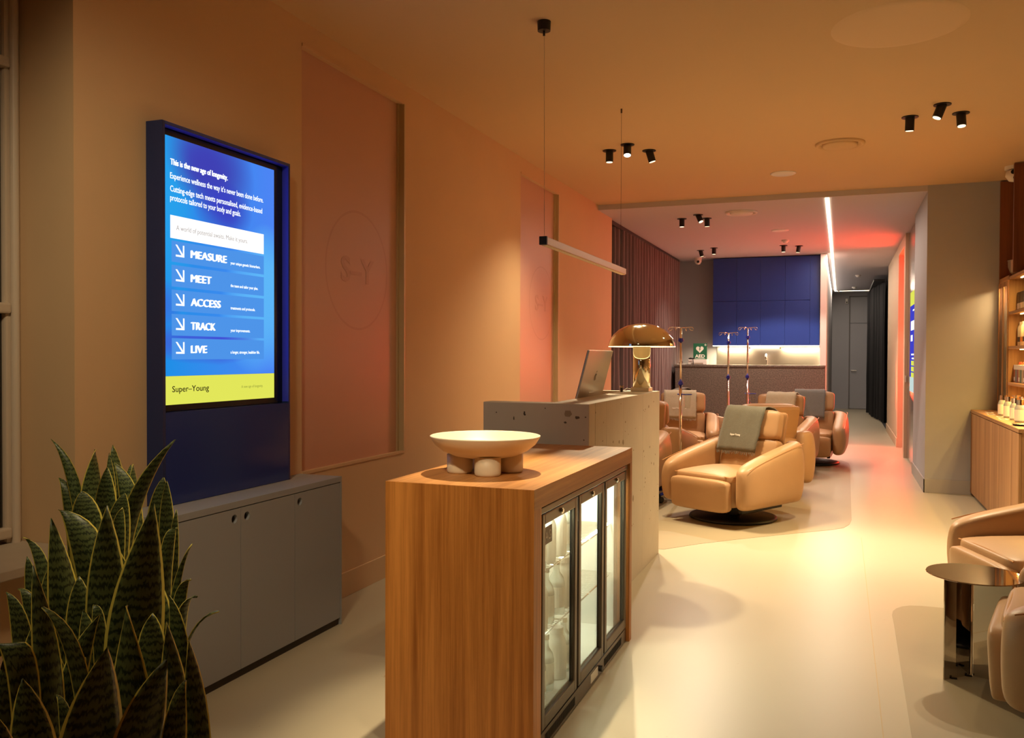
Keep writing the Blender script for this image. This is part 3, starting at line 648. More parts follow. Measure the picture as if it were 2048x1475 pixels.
# large round flush speaker panel in the front ceiling: slightly raised disc
t = thing('ceiling_speaker', 'large round flush disc set in the front ceiling at the top right', 'ceiling panel', (0.27, 5.03, ZC-0.01))
mk('disc', LATHE(new(), [(0, -0.004), (0.30, -0.004), (0.335, -0.002), (0.34, 0)], (0.27, 5.06, ZC), 64), mat('ceiling_disc', (0.74, 0.525, 0.31), 0.7), t, smooth=True)

# linear light in the back ceiling
t = thing('ceiling_light_line', 'long thin glowing light line in the back ceiling turning right at the corridor end', 'light', (-0.155, 17, ZB-0.012))
mk('strip', B(new(), -0.178, -0.138, YS+0.04, YE-0.85, ZB-0.010, ZB), M['led'], t)
mk('cross_strip', B(new(), -0.138, 0.80, YE-0.88, YE-0.85, ZB-0.010, ZB), M['led'], t)
mk('corner_joint', B(new(), -0.10, -0.06, YE-0.89, YE-0.84, ZB-0.03, ZB), M['white'], t)

# cameras
t = thing('dome_camera', 'small white dome camera at the ceiling corner above the mauve curtain end', 'camera', (-2.36, 15.3, ZB-0.1))
mk('base', CY(new(), (-2.34, 15.2, ZB-0.03), (-2.34, 15.2, ZB), 0.065, n=24), M['white'], t)
mk('head', LATHE(new(), [(0, -0.12), (0.035, -0.11), (0.06, -0.07), (0.06, -0.03)], (-2.34, 15.2, ZB), 24), M['white'], t, smooth=True)
mk('lens', CY(new(), (-2.33, 15.135, ZB-0.075), (-2.33, 15.15, ZB-0.07), 0.022), M['black'], t)
t = thing('dome_camera', 'white twin lens ceiling camera beside the dark wood panel on the right', 'camera', (1.52, 9.3, ZC-0.13))
cx, cy_ = 1.475, 9.15
mk('base', CY(new(), (cx, cy_, ZC-0.03), (cx, cy_, ZC), 0.075, n=28), M['white'], t)
mk('head', LATHE(new(), [(0, -0.145), (0.04, -0.135), (0.068, -0.09), (0.062, -0.045), (0.03, -0.03)], (cx, cy_, ZC), 28), M['white'], t, smooth=True)
for dz, dx in ((-0.062, -0.012), (-0.112, 0.008)): mk('lens', CY(new(), (cx+dx, cy_-0.072, ZC+dz), (cx+dx, cy_-0.055, ZC+dz), 0.021), M['black'], t)

# pendant bar light over the desk
t = thing('pendant_light_bar', 'slim square bar light hanging level on two wires over the reception desk', 'pendant light', (-1.483, 5.2, 1.985))
mk('housing', B(new(), -1.503, -1.463, 4.36, 6.16, 1.99, 2.03, .002), mat('pale_metal', (0.62, 0.50, 0.38), 0.35, metal=0.3), t)
mk('end_cap', B(new(), -1.504, -1.462, 4.345, 4.362, 1.988, 2.032, .001), M['black'], t)
mk('diffuser', B(new(), -1.498, -1.468, 4.37, 6.15, 1.986, 1.991), mat('opal_diffuser', (0.80, 0.66, 0.46), 0.5), t)
mk('ceiling_canopy', LATHE(new(), [(0, -0.05), (0.034, -0.05), (0.036, 0)], (-1.485, 4.356, ZC), 32), M['black'], t, smooth=False)
mk('cord_grip', CY(new(), (-1.485, 4.356, ZC-0.075), (-1.485, 4.356, ZC-0.05), 0.006), M['black'], t)
mk('wire', CY(new(), (-1.485, 4.375, 2.03), (-1.485, 4.358, ZC-0.07), 0.0012, n=6), M['steel'], t)
mk('wire', CY(new(), (-1.485, 6.08, 2.03), (-1.485, 6.08, ZC), 0.0012, n=6), M['bronze'], t)
mk('wire_anchor', CY(new(), (-1.485, 6.08, ZC-0.03), (-1.485, 6.08, ZC), 0.006), M['bronze'], t)

# ------------------------------------------------------------------ red light in the treatment room
t = thing('red_light_panel', 'glowing red light panel inside the narrow doorway on the corridor right', 'light panel', (1.3, 14.75, 0))
RP = Matrix.Translation((1.25, 14.62, 0)) @ Matrix.Rotation(math.radians(-45), 4, 'Z')
mk('case', B(new(), -0.28, 0.28, 0.0, 0.06, 0.35, 2.75, .01, M=RP), M['black'], t)
mk('glow_face', B(new(), -0.26, 0.26, -0.012, 0.0, 0.38, 2.72, M=RP), M['red_glow'], t)
mk('foot', B(new(), -0.25, 0.25, -0.10, 0.16, 0.0, 0.03, M=RP), M['black'], t)
mk('stand', B(new(), -0.04, 0.04, 0.0, 0.05, 0.03, 0.36, M=RP), M['black'], t)
ld = bpy.data.lights.new('red_lamp', 'AREA'); ld.shape = 'RECTANGLE'; ld.size = 0.5; ld.size_y = 2.2; ld.energy = 90; ld.color = RED
lo = bpy.data.objects.new('red_lamp', ld); COL.objects.link(lo)
nv = (RP.to_3x3() @ Vector((0, -1, 0))); lo.location = Vector((1.25, 14.62, 1.55)) + nv*0.03
lo.rotation_euler = nv.to_track_quat('-Z', 'Z').to_euler()
# emitted light of the long line and of the kitchen strip
def area(name, loc, sx, sy, e, col, rot=(0, 0, 0)):
    ld = bpy.data.lights.new(name, 'AREA'); ld.shape = 'RECTANGLE'; ld.size = sx; ld.size_y = sy; ld.energy = e; ld.color = col
    lo = bpy.data.objects.new(name, ld); COL.objects.link(lo); lo.location = loc; lo.rotation_euler = rot; return lo
area('line_lamp', (-0.158, 16.9, ZB-0.014), 0.04, 13.5, 110, COOL)
area('kitchen_strip_lamp', (-1.22, 15.40, 1.565), 1.7, 0.03, 60, (1.0, 0.78, 0.45))
# ================================================================== DISPLAY AND SIDEBOARD
t = thing('display_cabinet', 'tall navy blue box framing the lit information screen on the left wall', 'display case', (XW+0.04, 3.23, 0.772))
Y0, Y1, Z0, Z1, XF = 2.796, 3.671, 0.772, 2.356, -2.595
mk('side_panel', B(new(), XW+.001, XF, Y0, Y0+0.016, Z0, Z1), M['navy_side'], t)
mk('side_panel', B(new(), XW+.001, XF, Y1-0.010, Y1, Z0, Z1), M['navy_side'], t)
mk('glow', B(new(), -2.6335, XF-.002, Y1-0.0125, Y1-0.0101, 1.165, Z1-.0125), M['screen_glow'], t, label='bright blue painted screen lining')  # thin sheets coloured as the screen's reflection inside the box
mk('glow', B(new(), -2.6335, XF-.002, Y0+.017, Y1-0.013, Z1-.0145, Z1-.0122), M['screen_glow'], t, label='bright blue painted screen lining')
mk('top_panel', B(new(), XW+.001, XF, Y0+.016, Y1-.010, Z1-0.012, Z1), M['navy'], t)
mk('back_panel', B(new(), XW+.001, XW+.012, Y0+.016, Y1-.010, 1.16, Z1-.012), M['bezel'], t)
mk('lower_front', B(new(), XW+.001, XF-.001, Y0+.016, Y1-.010, Z0, 1.158), M['navy'], t)
s = thing('information_screen', 'bright blue portrait screen listing MEASURE, MEET, ACCESS, TRACK and LIVE', 'screen', (-2.64, 3.2, 1.165))
mk('bezel', B(new(), XW+.013, -2.634, 2.815, 3.655, 1.159, 2.338, .002), M['bezel'], s)
SX = -2.632
mk('picture', B(new(), SX-.002, SX, 2.835, 3.590, 1.308, 2.312), M['screen'], s, label='blue and violet picture area')
mk('yellow_band', B(new(), SX-.002, SX, 2.835, 3.590, 1.187, 1.3075), M['txt_yellow'], s, label='bright yellow band along the bottom of the screen')
def ST(name, txt, y, z, wd, cap, m='txt', bold=0.0, lab=None, heavy=0.0):
    bm = text_bm(txt, (SX+.0008, y, z), (0, 1, 0), (0, 0, 1), wd-heavy, cap, bold)
    if heavy:
        for k in (1, 2): join(bm, text_bm(txt, (SX+.0008+.0003*k, y+heavy*k/2, z+heavy*0.15*k), (0, 1, 0), (0, 0, 1), wd-heavy, cap, bold))
    mk(name, bm, M[m], s, label=lab)
ST('headline', 'This is the new age of longevity.', 2.881, 2.195, 0.362, 0.026, bold=0.004, heavy=0.002)
ST('text_line', 'Experience wellness the way it\u2019s never been done before.', 2.880, 2.137, 0.623, 0.026, bold=0.008)
ST('text_line', 'Cutting-edge tech meets personalised, evidence-based', 2.880, 2.083, 0.615, 0.026, bold=0.008)
ST('text_line', 'protocols tailored to your body and goals.', 2.880, 2.045, 0.454, 0.026, bold=0.008)
mk('white_banner', B(new(), SX+.0002, SX+.0008, 2.881, 3.507, 1.888, 1.984), M['txt_panel'], s, label='white banner')
ST('banner_text', 'A world of potential awaits. Make it yours.', 2.915, 1.925, 0.47, 0.022, 'txt_pale')
rows = [(1.789, 1.878, 'MEASURE', 0.237, 'your unique genetic biomarkers.', 0.217), (1.685, 1.776, 'MEET', 0.134, 'the team and tailor your plan.', 0.200), (1.582, 1.672, 'ACCESS', 0.195, 'treatments and protocols.', 0.178),
        (1.479, 1.570, 'TRACK', 0.160, 'your improvements.', 0.140), (1.378, 1.468, 'LIVE', 0.104, 'a longer, stronger, healthier life.', 0.212)]
for z0, z1, word, wd, tail, tw in rows:
    mk('menu_row', B(new(), SX+.0001, SX+.0005, 2.888, 3.508, z0, z1), M['txt_row'], s)
    zb = z0+0.027
    ST('menu_word', word, 3.000, zb, wd, 0.034, heavy=0.006)
    ST('menu_note', tail, 3.262, zb-0.001, tw, 0.014, bold=0.012)
    a = new(); za, zt, ya, yb = z0+0.024, z0+0.074, 2.912, 2.962; k = 0.008
    X_ = SX+.0008
    POLY(a, [(X_, yb-k, zt), (X_, yb, zt), (X_, yb, za), (X_, yb-k, za)], (.0008, 0, 0)); POLY(a, [(X_, ya, za+k), (X_, yb-k, za+k), (X_, yb-k, za), (X_, ya, za)], (.0008, 0, 0))
    POLY(a, [(X_, ya-.002, zt), (X_, ya+.008, zt), (X_, yb-k, za+k+.004), (X_, yb-k, za+k-.002), (X_, yb-k-.006, za+k-.002)], (.0008, 0, 0))
    mk('arrow_icon', a, M['txt'], s, label='white arrow pointing down to the right')
ST('wordmark', 'Super\u2013Young', 2.889, 1.240, 0.226, 0.027, 'txt_dark', bold=0.004)
ST('tagline', 'A new age of longevity.', 3.338, 1.243, 0.162, 0.013, 'txt_olive')

t = thing('sideboard', 'long low grey sideboard with round finger holes under the navy display', 'sideboard', (-2.55, 3.25, 0))
SXF = -2.42
mk('top_panel', B(new(), XW+.002, SXF, 2.615, 3.874, 0.742, 0.770, .001), M['grey_lam'], t)
mk('end_panel', B(new(), XW+.002, SXF, 3.862, 3.874, 0.0, 0.742), M['grey_lam'], t)
mk('end_panel', B(new(), XW+.002, SXF, 2.615, 2.630, 0.0, 0.742), M['grey_lam'], t)
mk('carcass', B(new(), XW+.003, SXF-.022, 2.631, 3.861, 0.035, 0.740), M['gap'], t)
mk('plinth', B(new(), XW+.01, SXF-.012, 2.631, 3.861, 0.0, 0.034), mat('plinth_brown', (0.05, 0.038, 0.028), 0.6), t)
ys = [2.672, 3.066, 3.462, 3.860]; holes = [3.025, 3.108, 3.502]
def door_with_hole(y0, y1, z0, z1, x0, x1, hy, hz, r, n=24):
    bm = new()
    def ring(x): return [bm.verts.new((x, hy+r*math.cos(2*PI*k/n), hz+r*math.sin(2*PI*k/n))) for k in range(n)]
    def outer(x):
        o = []
        for k in range(n):
            a = 2*PI*k/n; c, s_ = math.cos(a), math.sin(a)
            tt = min([(y1-hy)/c if c > 1e-6 else 1e9, (y0-hy)/c if c < -1e-6 else 1e9, (z1-hz)/s_ if s_ > 1e-6 else 1e9, (z0-hz)/s_ if s_ < -1e-6 else 1e9])
            o.append([x, hy+c*tt, hz+s_*tt])
        for cy, cz in ((y0, z0), (y0, z1), (y1, z0), (y1, z1)):
            ca = math.atan2(cz-hz, cy-hy) % (2*PI); k = min(range(n), key=lambda q: abs(((2*PI*q/n-ca+PI) % (2*PI))-PI)); o[k] = [x, cy, cz]
        return [bm.verts.new(v) for v in o]
    rf, of, rb, ob = ring(x1), outer(x1), ring(x0), outer(x0)
    for k in range(n):
        q = (k+1) % n
        for a, c in ((rf, of), (ob, rb), (rb, rf), (of, ob)): bm.faces.new((a[k], c[k], c[q], a[q]))
    bmesh.ops.recalc_face_normals(bm, faces=bm.faces); return bm
mk('door', B(new(), SXF-.020, SXF-.001, 2.632, 2.670, 0.037, 0.738), M['grey_lam'], t, label='narrow filler front at the left end')
for i in range(3):
    mk('door', door_with_hole(ys[i]+.0015, ys[i+1]-.0015, 0.037, 0.738, SXF-.020, SXF-.001, holes[i], 0.696, 0.019), M['grey_lam'], t)

# ================================================================== BAR ISLAND, FRIDGE, BOWL
IX0, IX1, IY0, IY1, IZ = -1.527, -0.960, 2.734, 4.19, 0.948
t = thing('wooden_island', 'warm brown wood veneered counter island holding the bottle fridge', 'counter', (-1.24, 3.46, 0))
mk('top_panel', B(new(), IX0, IX1, IY0+.0005, IY1, IZ-0.072, IZ, .0012), M['wood_y'], t)
mk('side_panel', B(new(), IX0, IX1-.0005, IY0, IY0+0.08, 0.0, IZ-0.0005, .0012), M['wood_z'], t)
mk('side_panel', B(new(), IX0, IX1, IY1-0.045, IY1-.0005, 0.0, IZ-0.0725, .0012), M['wood_z'], t)
mk('back_panel', B(new(), IX0, IX0+.02, IY0+.08, IY1-.046, 0.0, IZ-0.073), M['wood_y'], t)

F0, F1, FX = 2.822, 4.138, -0.972     # fridge y range and door face
t = thing('bottle_fridge', 'black three door glass bottle fridge built into the wooden island', 'fridge', (-1.24, 3.48, 0))
cb = new()
B(cb, -1.48, -1.02, F0, F0+.03, 0.07, 0.862); B(cb, -1.48, -1.02, F1-.03, F1, 0.07, 0.862); B(cb, -1.48, -1.02, F0, F1, 0.835, 0.862); B(cb, -1.48, -1.02, F0, F1, 0.0, 0.075)
mk('cabinet_body', cb, M['blackmetal'], t)
lin = mat('fridge_liner', (0.78, 0.78, 0.74), 0.5)
ib = new(); B(ib, -1.505, -1.48, F0, F1, 0.0, 0.862); B(ib, -1.48, -1.03, F0+.03, F0+.034, 0.075, 0.835); B(ib, -1.48, -1.03, F1-.034, F1-.03, 0.075, 0.835); B(ib, -1.48, -1.03, F0+.034, F1-.034, 0.831, 0.835); B(ib, -1.48, -1.03, F0+.034, F1-.034, 0.075, 0.079)
mk('liner', ib, lin, t)
mk('top_rail', B(new(), -1.03, FX+0.002, F0+.004, F1-.004, 0.846, 0.868, .003), M['bronze'], t, label='dark metal rail above the doors')
mk('vent_plinth', B(new(), -1.03, FX-.002, F0+.004, F1-.004, 0.006, 0.068, .002), M['bronze'], t, label='slotted dark plinth')
sl_ = new()
for k in range(30): B(sl_, FX-.003, FX-.001, 2.90+k*0.0125, 2.906+k*0.0125, 0.018, 0.052)
for k in range(26): B(sl_, FX-.003, FX-.001, 3.72+k*0.0125, 3.726+k*0.0125, 0.018, 0.052)
mk('vent_slots', sl_, M['gap'], t, kind='stuff')
mk('thermostat_label', B(new(), FX-.003, FX, 3.50, 3.61, 0.020, 0.056, .001), M['label_w'], t)
mk('thermostat_knob', CY(new(), (FX-.002, 3.64, 0.038), (FX+.012, 3.64, 0.038), 0.013), M['black'], t)
dy = [(2.858, 3.290), (3.312, 3.700), (3.722, 4.125)]
for i, (a, c) in enumerate(dy):
    fr = new(); k = 0.034; z0, z1 = 0.075, 0.842
    B(fr, FX-.018, FX, a, a+k, z0, z1, .005, 2); B(fr, FX-.018, FX, c-k, c, z0, z1, .005, 2); B(fr, FX-.018, FX, a+k-.004, c-k+.004, z1-k-.006, z1, .005, 2); B(fr, FX-.018, FX, a+k-.004, c-k+.004, z0, z0+k+.012, .006, 2)
    dr = mk('door', fr, M['bronze'], t, label=None)
    mk('glass_pane', B(new(), FX-.016, FX-.012, a+k-.004, c-k+.004, z0+k, z1-k), M['glass_door'], dr)
    gk = new(); B(gk, FX-.022, FX-.018, a+k-.012, a+k+.002, z0+k, z1-k); B(gk, FX-.022, FX-.018, c-k-.002, c-k+.012, z0+k, z1-k)
    mk('gasket', gk, M['black'], dr)
    m_ = (a+c)/2
    mk('lock', CY(CY(new(), (FX-.001, m_, z1-.020), (FX+.006, m_, z1-.020), 0.011), (FX+.006, m_, z1-.020), (FX+.009, m_, z1-.020), 0.007), M['chrome'], dr, label='round chrome lock')
    for z in (0.34, 0.58):
        sh = new()
        for y in (a-.005, c+.005): CY(sh, (-1.46, y, z), (-1.04, y, z), 0.003, n=6)
        for x in (-1.045, -1.25, -1.45): CY(sh, (x, a-.005, z), (x, c+.005, z), 0.0035, n=6)
        for q in range(22):
            y = a+(c-a)*(q+.5)/22; CY(sh, (-1.045, y, z+.003), (-1.45, y, z+.003), 0.0016, n=4)
        mk('wire_shelf', sh, M['chrome'], t)
    if i == 0:
        bd = mk('maker_badge', B(new(), FX-.0118, FX-.0105, a+k+.004, a+k+.105, z1-k-.085, z1-k-.022), mat('badge_brown', (0.09, 0.05, 0.035), 0.4), dr, label='small brown badge')
        mk('badge_lettering', text_bm('IAG', (FX-.0103, a+k+.016, z1-k-.072), (0, 1, 0), (0, 0, 1), 0.075, 0.036, 0.01), M['label_w'], t, label='letters IAG on the badge')
mk('light_tube', CY(new(), (-1.06, F0+.06, .825), (-1.06, F1-.06, .825), .008), emat('fridge_tube', (0.95, 1.0, 0.9), 3.0), t)
area('fridge_lamp', (-1.10, 3.48, 0.822), 0.06, 1.2, 14.0, (0.95, 1.0, 0.82))

def bottle_mesh(kind):
    if kind == 0: prof = [(0, 0), (0.034, 0), (0.036, 0.01), (0.036, 0.125), (0.030, 0.150), (0.014, 0.175), (0.013, 0.205), (0.015, 0.207), (0.015, 0.22), (0, 0.22)]
    else: prof = [(0, 0), (0.040, 0), (0.042, 0.01), (0.042, 0.15), (0.036, 0.17), (0.028, 0.18), (0.028, 0.20), (0, 0.20)]
    return LATHE(new(), prof, (0, 0, 0), 20)
def bottle_proto(kind, name, m, capm):
    t = thing(name, 'x', 'bottle'); mk('glass_body', bottle_mesh(kind), M[m], t, smooth=True)
    r = 0.0368 if kind == 0 else 0.0428
    mk('paper_label', LATHE(new(), [(r, 0.03), (r, 0.115 if kind == 0 else 0.14)], (0, 0, 0), 20), M['label_w'], t)
    mk('cap', CY(new(), (0, 0, 0.205 if kind == 0 else 0.192), (0, 0, 0.226 if kind == 0 else 0.215), 0.016 if kind == 0 else 0.031, n=16), M[capm], t)
    return t
kinds = [bottle_proto(0, 'glass_bottle', 'bottle', 'chrome'), bottle_proto(1, 'white_bottle', 'label_w', 'white')]
kinds[1]['label'] = 'x'
used = [False, False]
def put_bottle(k, loc, label, group, sc=1.0, cat='bottle'):
    o = kinds[k] if not used[k] else copy_tree(kinds[k]); used[k] = True
    o.location = loc; o.scale = (sc, sc, sc); o['label'] = label; o['group'] = group; o['category'] = cat
    return o
lv = [(0.0795, 'bottom'), (0.3455, 'middle'), (0.5855, 'top')]
for di, (ys_, dn_) in enumerate((((2.93, 3.03, 3.13, 3.23), 'left'), ((3.37, 3.47, 3.57), 'middle'))):
    for zi, (z, zn) in enumerate(lv):
        for yi, y in enumerate(ys_):
            k = (yi+zi+di) % 2 if not (zi == 0 and di == 0) else 0
            kn = 'clear glass bottles' if k == 0 else 'white labelled bottles'
            put_bottle(k, (-1.085, y, z), '%s, %s from the left on the %s shelf behind the %s fridge door' % (kn[:-1], ('first', 'second', 'third', 'fourth')[yi], zn, dn_), '%s on the %s shelf of the fridge, %s door' % (kn, zn, dn_), 0.97)

t = thing('footed_bowl', 'wide cream ceramic bowl on chunky round feet on the wooden island', 'bowl', (-1.285, 3.085, IZ))
bc = (-1.285, 3.085, IZ+0.058); R_ = 0.213
pr_ = [(0, 0.0), (0.08, 0.001), (0.125, 0.010), (0.165, 0.028), (0.195, 0.052), (R_, 0.080), (R_+.001, 0.084), (R_-.004, 0.086), (R_-.009, 0.082), (0.185, 0.060), (0.15, 0.037), (0.10, 0.020), (0, 0.014)]
mk('dish', LATHE(new(), pr_, bc, 72), M['cream'], t, smooth=True)
for k in range(4):
    a = math.radians(-62+90*k); q = (bc[0]+0.098*math.cos(a), bc[1]+0.098*math.sin(a), IZ)
    mk('foot', LATHE(new(), [(0, 0), (0.044, 0), (0.049, 0.005), (0.050, 0.012), (0.050, 0.072), (0, 0.072)], q, 36), M['cream'], t, smooth=True)

# ================================================================== RECEPTION DESK
t = thing('reception_desk', 'pitted cast stone reception desk behind the wooden island', 'desk', (-1.4, 5.2, 0))
RX0, RX1, RY0, RY1, RZ = -1.79, -1.203, 4.268, 6.10, 1.152
mk('front_slab', B(new(), RX0, RX1, RY0, RY0+0.12, 0, RZ, .004), M['concrete'], t)
ysl = [RY0+.0, 4.62, 5.02, 5.55, RY1]
for a, c in zip(ysl, ysl[1:]):
    aa = a+0.1205 if a == RY0 else a+.0006
    mk('side_slab', B(new(), -1.43, RX1, aa, c-.0006, 0, RZ, .0012), M['concrete'], t)
pit = new(); random.seed(3)
def chip(c, e1, e2, w_, h_, n=9):
    c = Vector(c); e1 = Vector(e1); e2 = Vector(e2); k0 = random.random()*6
    POLY(pit, [c+e1*(w_*(0.7+0.4*random.random())*math.cos(2*PI*k/n+k0))+e2*(h_*(0.7+0.4*random.random())*math.sin(2*PI*k/n+k0)) for k in range(n)], e1.cross(e2)*0.0006)
for cx_, cz_, w_, h_ in ((400, 800, .006, .012), (404, 812, .005, .006), (318, 840, .004, .010), (800, 822, .014, .009), (712, 860, .009, .006), (862, 818, .005, .004), (495, 985, .005, .012), (648, 1035, .006, .004), (180, 800, .004, .004), (560, 760, .003, .004), (300, 960, .003, .003), (850, 985, .004, .004)):
    chip((-1.79+(950+cx_/3.88-969.3)/209.6*0.587, RY0-.0001, 1.152-(620+cz_/3.88-806)*0.00272), (1, 0, 0), (0, 0, 1), w_, h_)
mk('surface_pits', pit, mat('stone_pit', (0.10, 0.075, 0.055), .9), t, kind='stuff')
pit = new()
chip((-1.79+(950+730/3.88-969.3)/209.6*0.587, RY0-.0001, 1.152-(620+798/3.88-806)*0.00272), (1, 0, 0), (0, 0, 1), .026, .020, 6)
for k in range(70):
    y = random.uniform(RY0+.03, RY1-.02); z = random.uniform(0.25, 1.12); s_ = random.random()**3
    chip((RX1+.0001, y, z), (0, 1, 0), (0, 0, 1), 0.006+0.016*s_, 0.004+0.030*s_*random.random(), 7)
mk('surface_pits', pit, mat('stone_inclusion', (0.30, 0.225, 0.15), .9), t, kind='stuff')
mk('work_surface', B(new(), -2.10, -1.432, 4.395, 6.05, 0.72, 0.75, .003), M['wood_y'], t)
mk('drawer_unit', B(new(), -2.05, -1.60, 5.5, 6.03, 0.0, 0.72), M['oak_z'], t)
mk('end_slab', B(new(), -1.74, -1.432, 6.052, 6.10, 0, RZ-.002, .003), M['concrete'], t)

# computer seen from behind, leaning
t = thing('desktop_computer', 'slim silver desktop computer seen from behind on the reception desk', 'computer', (-1.55, 5.28, 0.75))
y0, y1 = 4.98, 5.55; zb, zt = 0.995, 1.432; xb, xt = -1.515, -1.402
lean = math.atan2(xt-xb, zt-zb)
MM = Matrix.Translation((xb, (y0+y1)/2, zb)) @ Matrix.Rotation(lean, 4, 'Y')
h = math.hypot(xt-xb, zt-zb)
mk('back_shell', B(new(), -0.012, 0.0, -(y1-y0)/2, (y1-y0)/2, 0, h, .003, M=MM), M['alu'], t)
mk('screen_glass', B(new(), -0.015, -0.0125, -(y1-y0)/2+.004, (y1-y0)/2-.004, 0.004, h-.004, M=MM), M['bezel'], t)
st = new(); B(st, -0.004, 0.006, -0.085, 0.085, 0.02, 0.10, .002, M=MM @ Matrix.Translation((0.004, 0, 0)))
TUBE(st, [(-1.50, 5.265, 1.06), (-1.46, 5.265, 1.0), (-1.46, 5.265, 0.80), (-1.47, 5.265, 0.765)], 0.008)
B(st, -1.485, -1.455, 5.18, 5.35, 0.757, 1.03, .003); B(st, -1.62, -1.455, 5.18, 5.35, 0.7505, 0.757, .002)
mk('stand', st, M['alu'], t)
hg = new(); CY(hg, (-1.478, 5.20, 1.17), (-1.478, 5.33, 1.17), 0.010, n=14); mk('hinge', hg, M['alu'], t)
ap = new(); pts = []
for k in range(36):
    a = 2*PI*k/36; r = 0.024*(1+0.06*math.cos(2*a)) ; px_, pz_ = r*math.cos(a), r*math.sin(a)*1.08
    if abs(a-PI/2) < 0.3: pz_ -= 0.004
    if abs(a-3*PI/2) < 0.25: pz_ += 0.003
    if px_ > 0 and abs(pz_-0.002) < 0.013: px_ = max(0.008, px_-math.sqrt(max(0, 0.013**2-(pz_-0.002)**2)))
    pts.append((0.0003, px_, pz_))
POLY(ap, pts, (0.0008, 0, 0)); POLY(ap, [(0.0003, 0.000, 0.029), (0.0003, 0.002, 0.037), (0.0003, 0.009, 0.043), (0.0003, 0.008, 0.033)], (0.0008, 0, 0))
bmesh.ops.transform(ap, matrix=MM @ Matrix.Translation((0, 0.0, h*0.62)), verts=ap.verts)
mk('emblem', ap, M['logo_dark'], t, label='dark polished fruit shaped emblem')

# mushroom lamp
LX, LY = -1.305, 5.975
t = thing('mushroom_lamp', 'polished metal mushroom table lamp at the far end of the reception desk', 'lamp', (LX, LY, RZ))
mk('base', B(new(), LX-.064, LX+.064, LY-.064, LY+.064, RZ, RZ+.028, .004), M['cream'], t, label='square cream base')
mk('column', CY(new(), (LX, LY, RZ+.028), (LX, LY, 1.50), 0.061, n=48), M['champagne'], t, smooth=False)
for p in t.children[-1].data.polygons: p.use_smooth = abs(p.normal.z) < 0.5
dome = [(0.232, 0.0), (0.2325, 0.012), (0.222, 0.046), (0.198, 0.083), (0.16, 0.117), (0.11, 0.143), (0.055, 0.158), (0, 0.163)]
mk('shade', LATHE(new(), dome, (LX, LY, 1.466), 96), M['champagne'], t, smooth=True)
mk('shade_lining', LATHE(new(), [(r*0.985, z-0.001) for r, z in dome], (LX, LY, 1.466), 64), M['cream_in'], t, smooth=True)
mk('glow_ring', LATHE(new(), [(0.222, -0.004), (0.232, -0.004), (0.232, 0.001), (0.222, 0.001), (0.222, -0.004)], (LX, LY, 1.466), 72), M['led_dome'], t)
mk('cable', TUBE(new(), [(LX-.06, LY, RZ+.012), (LX-.10, LY-.02, RZ+.02), (LX-.12, LY-.05, RZ+.004), (-1.44, LY-.08, RZ+.004)], 0.003), M['white'], t)
t = thing('desk_ornament', 'small metal peg standing on the desk between the computer and the lamp', 'ornament', (-1.40, 5.62, RZ))
mk('body', CY(new(), (-1.405, 5.80, RZ), (-1.405, 5.80, RZ+.03), .009), M['bronze'], t); mk('head', CY(new(), (-1.405, 5.80, RZ+.03), (-1.405, 5.80, RZ+.044), .013), M['chrome'], t)

# ================================================================== RECLINERS
def puff(bm, x0, x1, y0, y1, z0, z1, r=0.05, M_=None, crown=0.0):
    b2 = bmesh.new(); bmesh.ops.create_cube(b2, size=1.0)
    bmesh.ops.subdivide_edges(b2, edges=b2.edges[:], cuts=5, use_grid_fill=True)
    hx, hy, hz = (x1-x0)/2, (y1-y0)/2, (z1-z0)/2
    for v in b2.verts:
        p = Vector((v.co.x*2*hx, v.co.y*2*hy, v.co.z*2*hz)); q = Vector((max(-hx+r, min(hx-r, p.x)), max(-hy+r, min(hy-r, p.y)), max(-hz+r, min(hz-r, p.z))))
        d = p-q
        if d.length > 1e-6: p = q + d.normalized()*min(r, d.length) if (abs(d.x) > 1e-6)+(abs(d.y) > 1e-6)+(abs(d.z) > 1e-6) > 1 else p
        if crown and p.z > 0: p.z += crown*(1-(p.x/hx)**2)*(1-(p.y/hy)**2)
        v.co = p + Vector(((x0+x1)/2, (y0+y1)/2, (z0+z1)/2))
    if M_ is not None: bmesh.ops.transform(b2, matrix=M_, verts=b2.verts)
    join(bm, b2); return bm

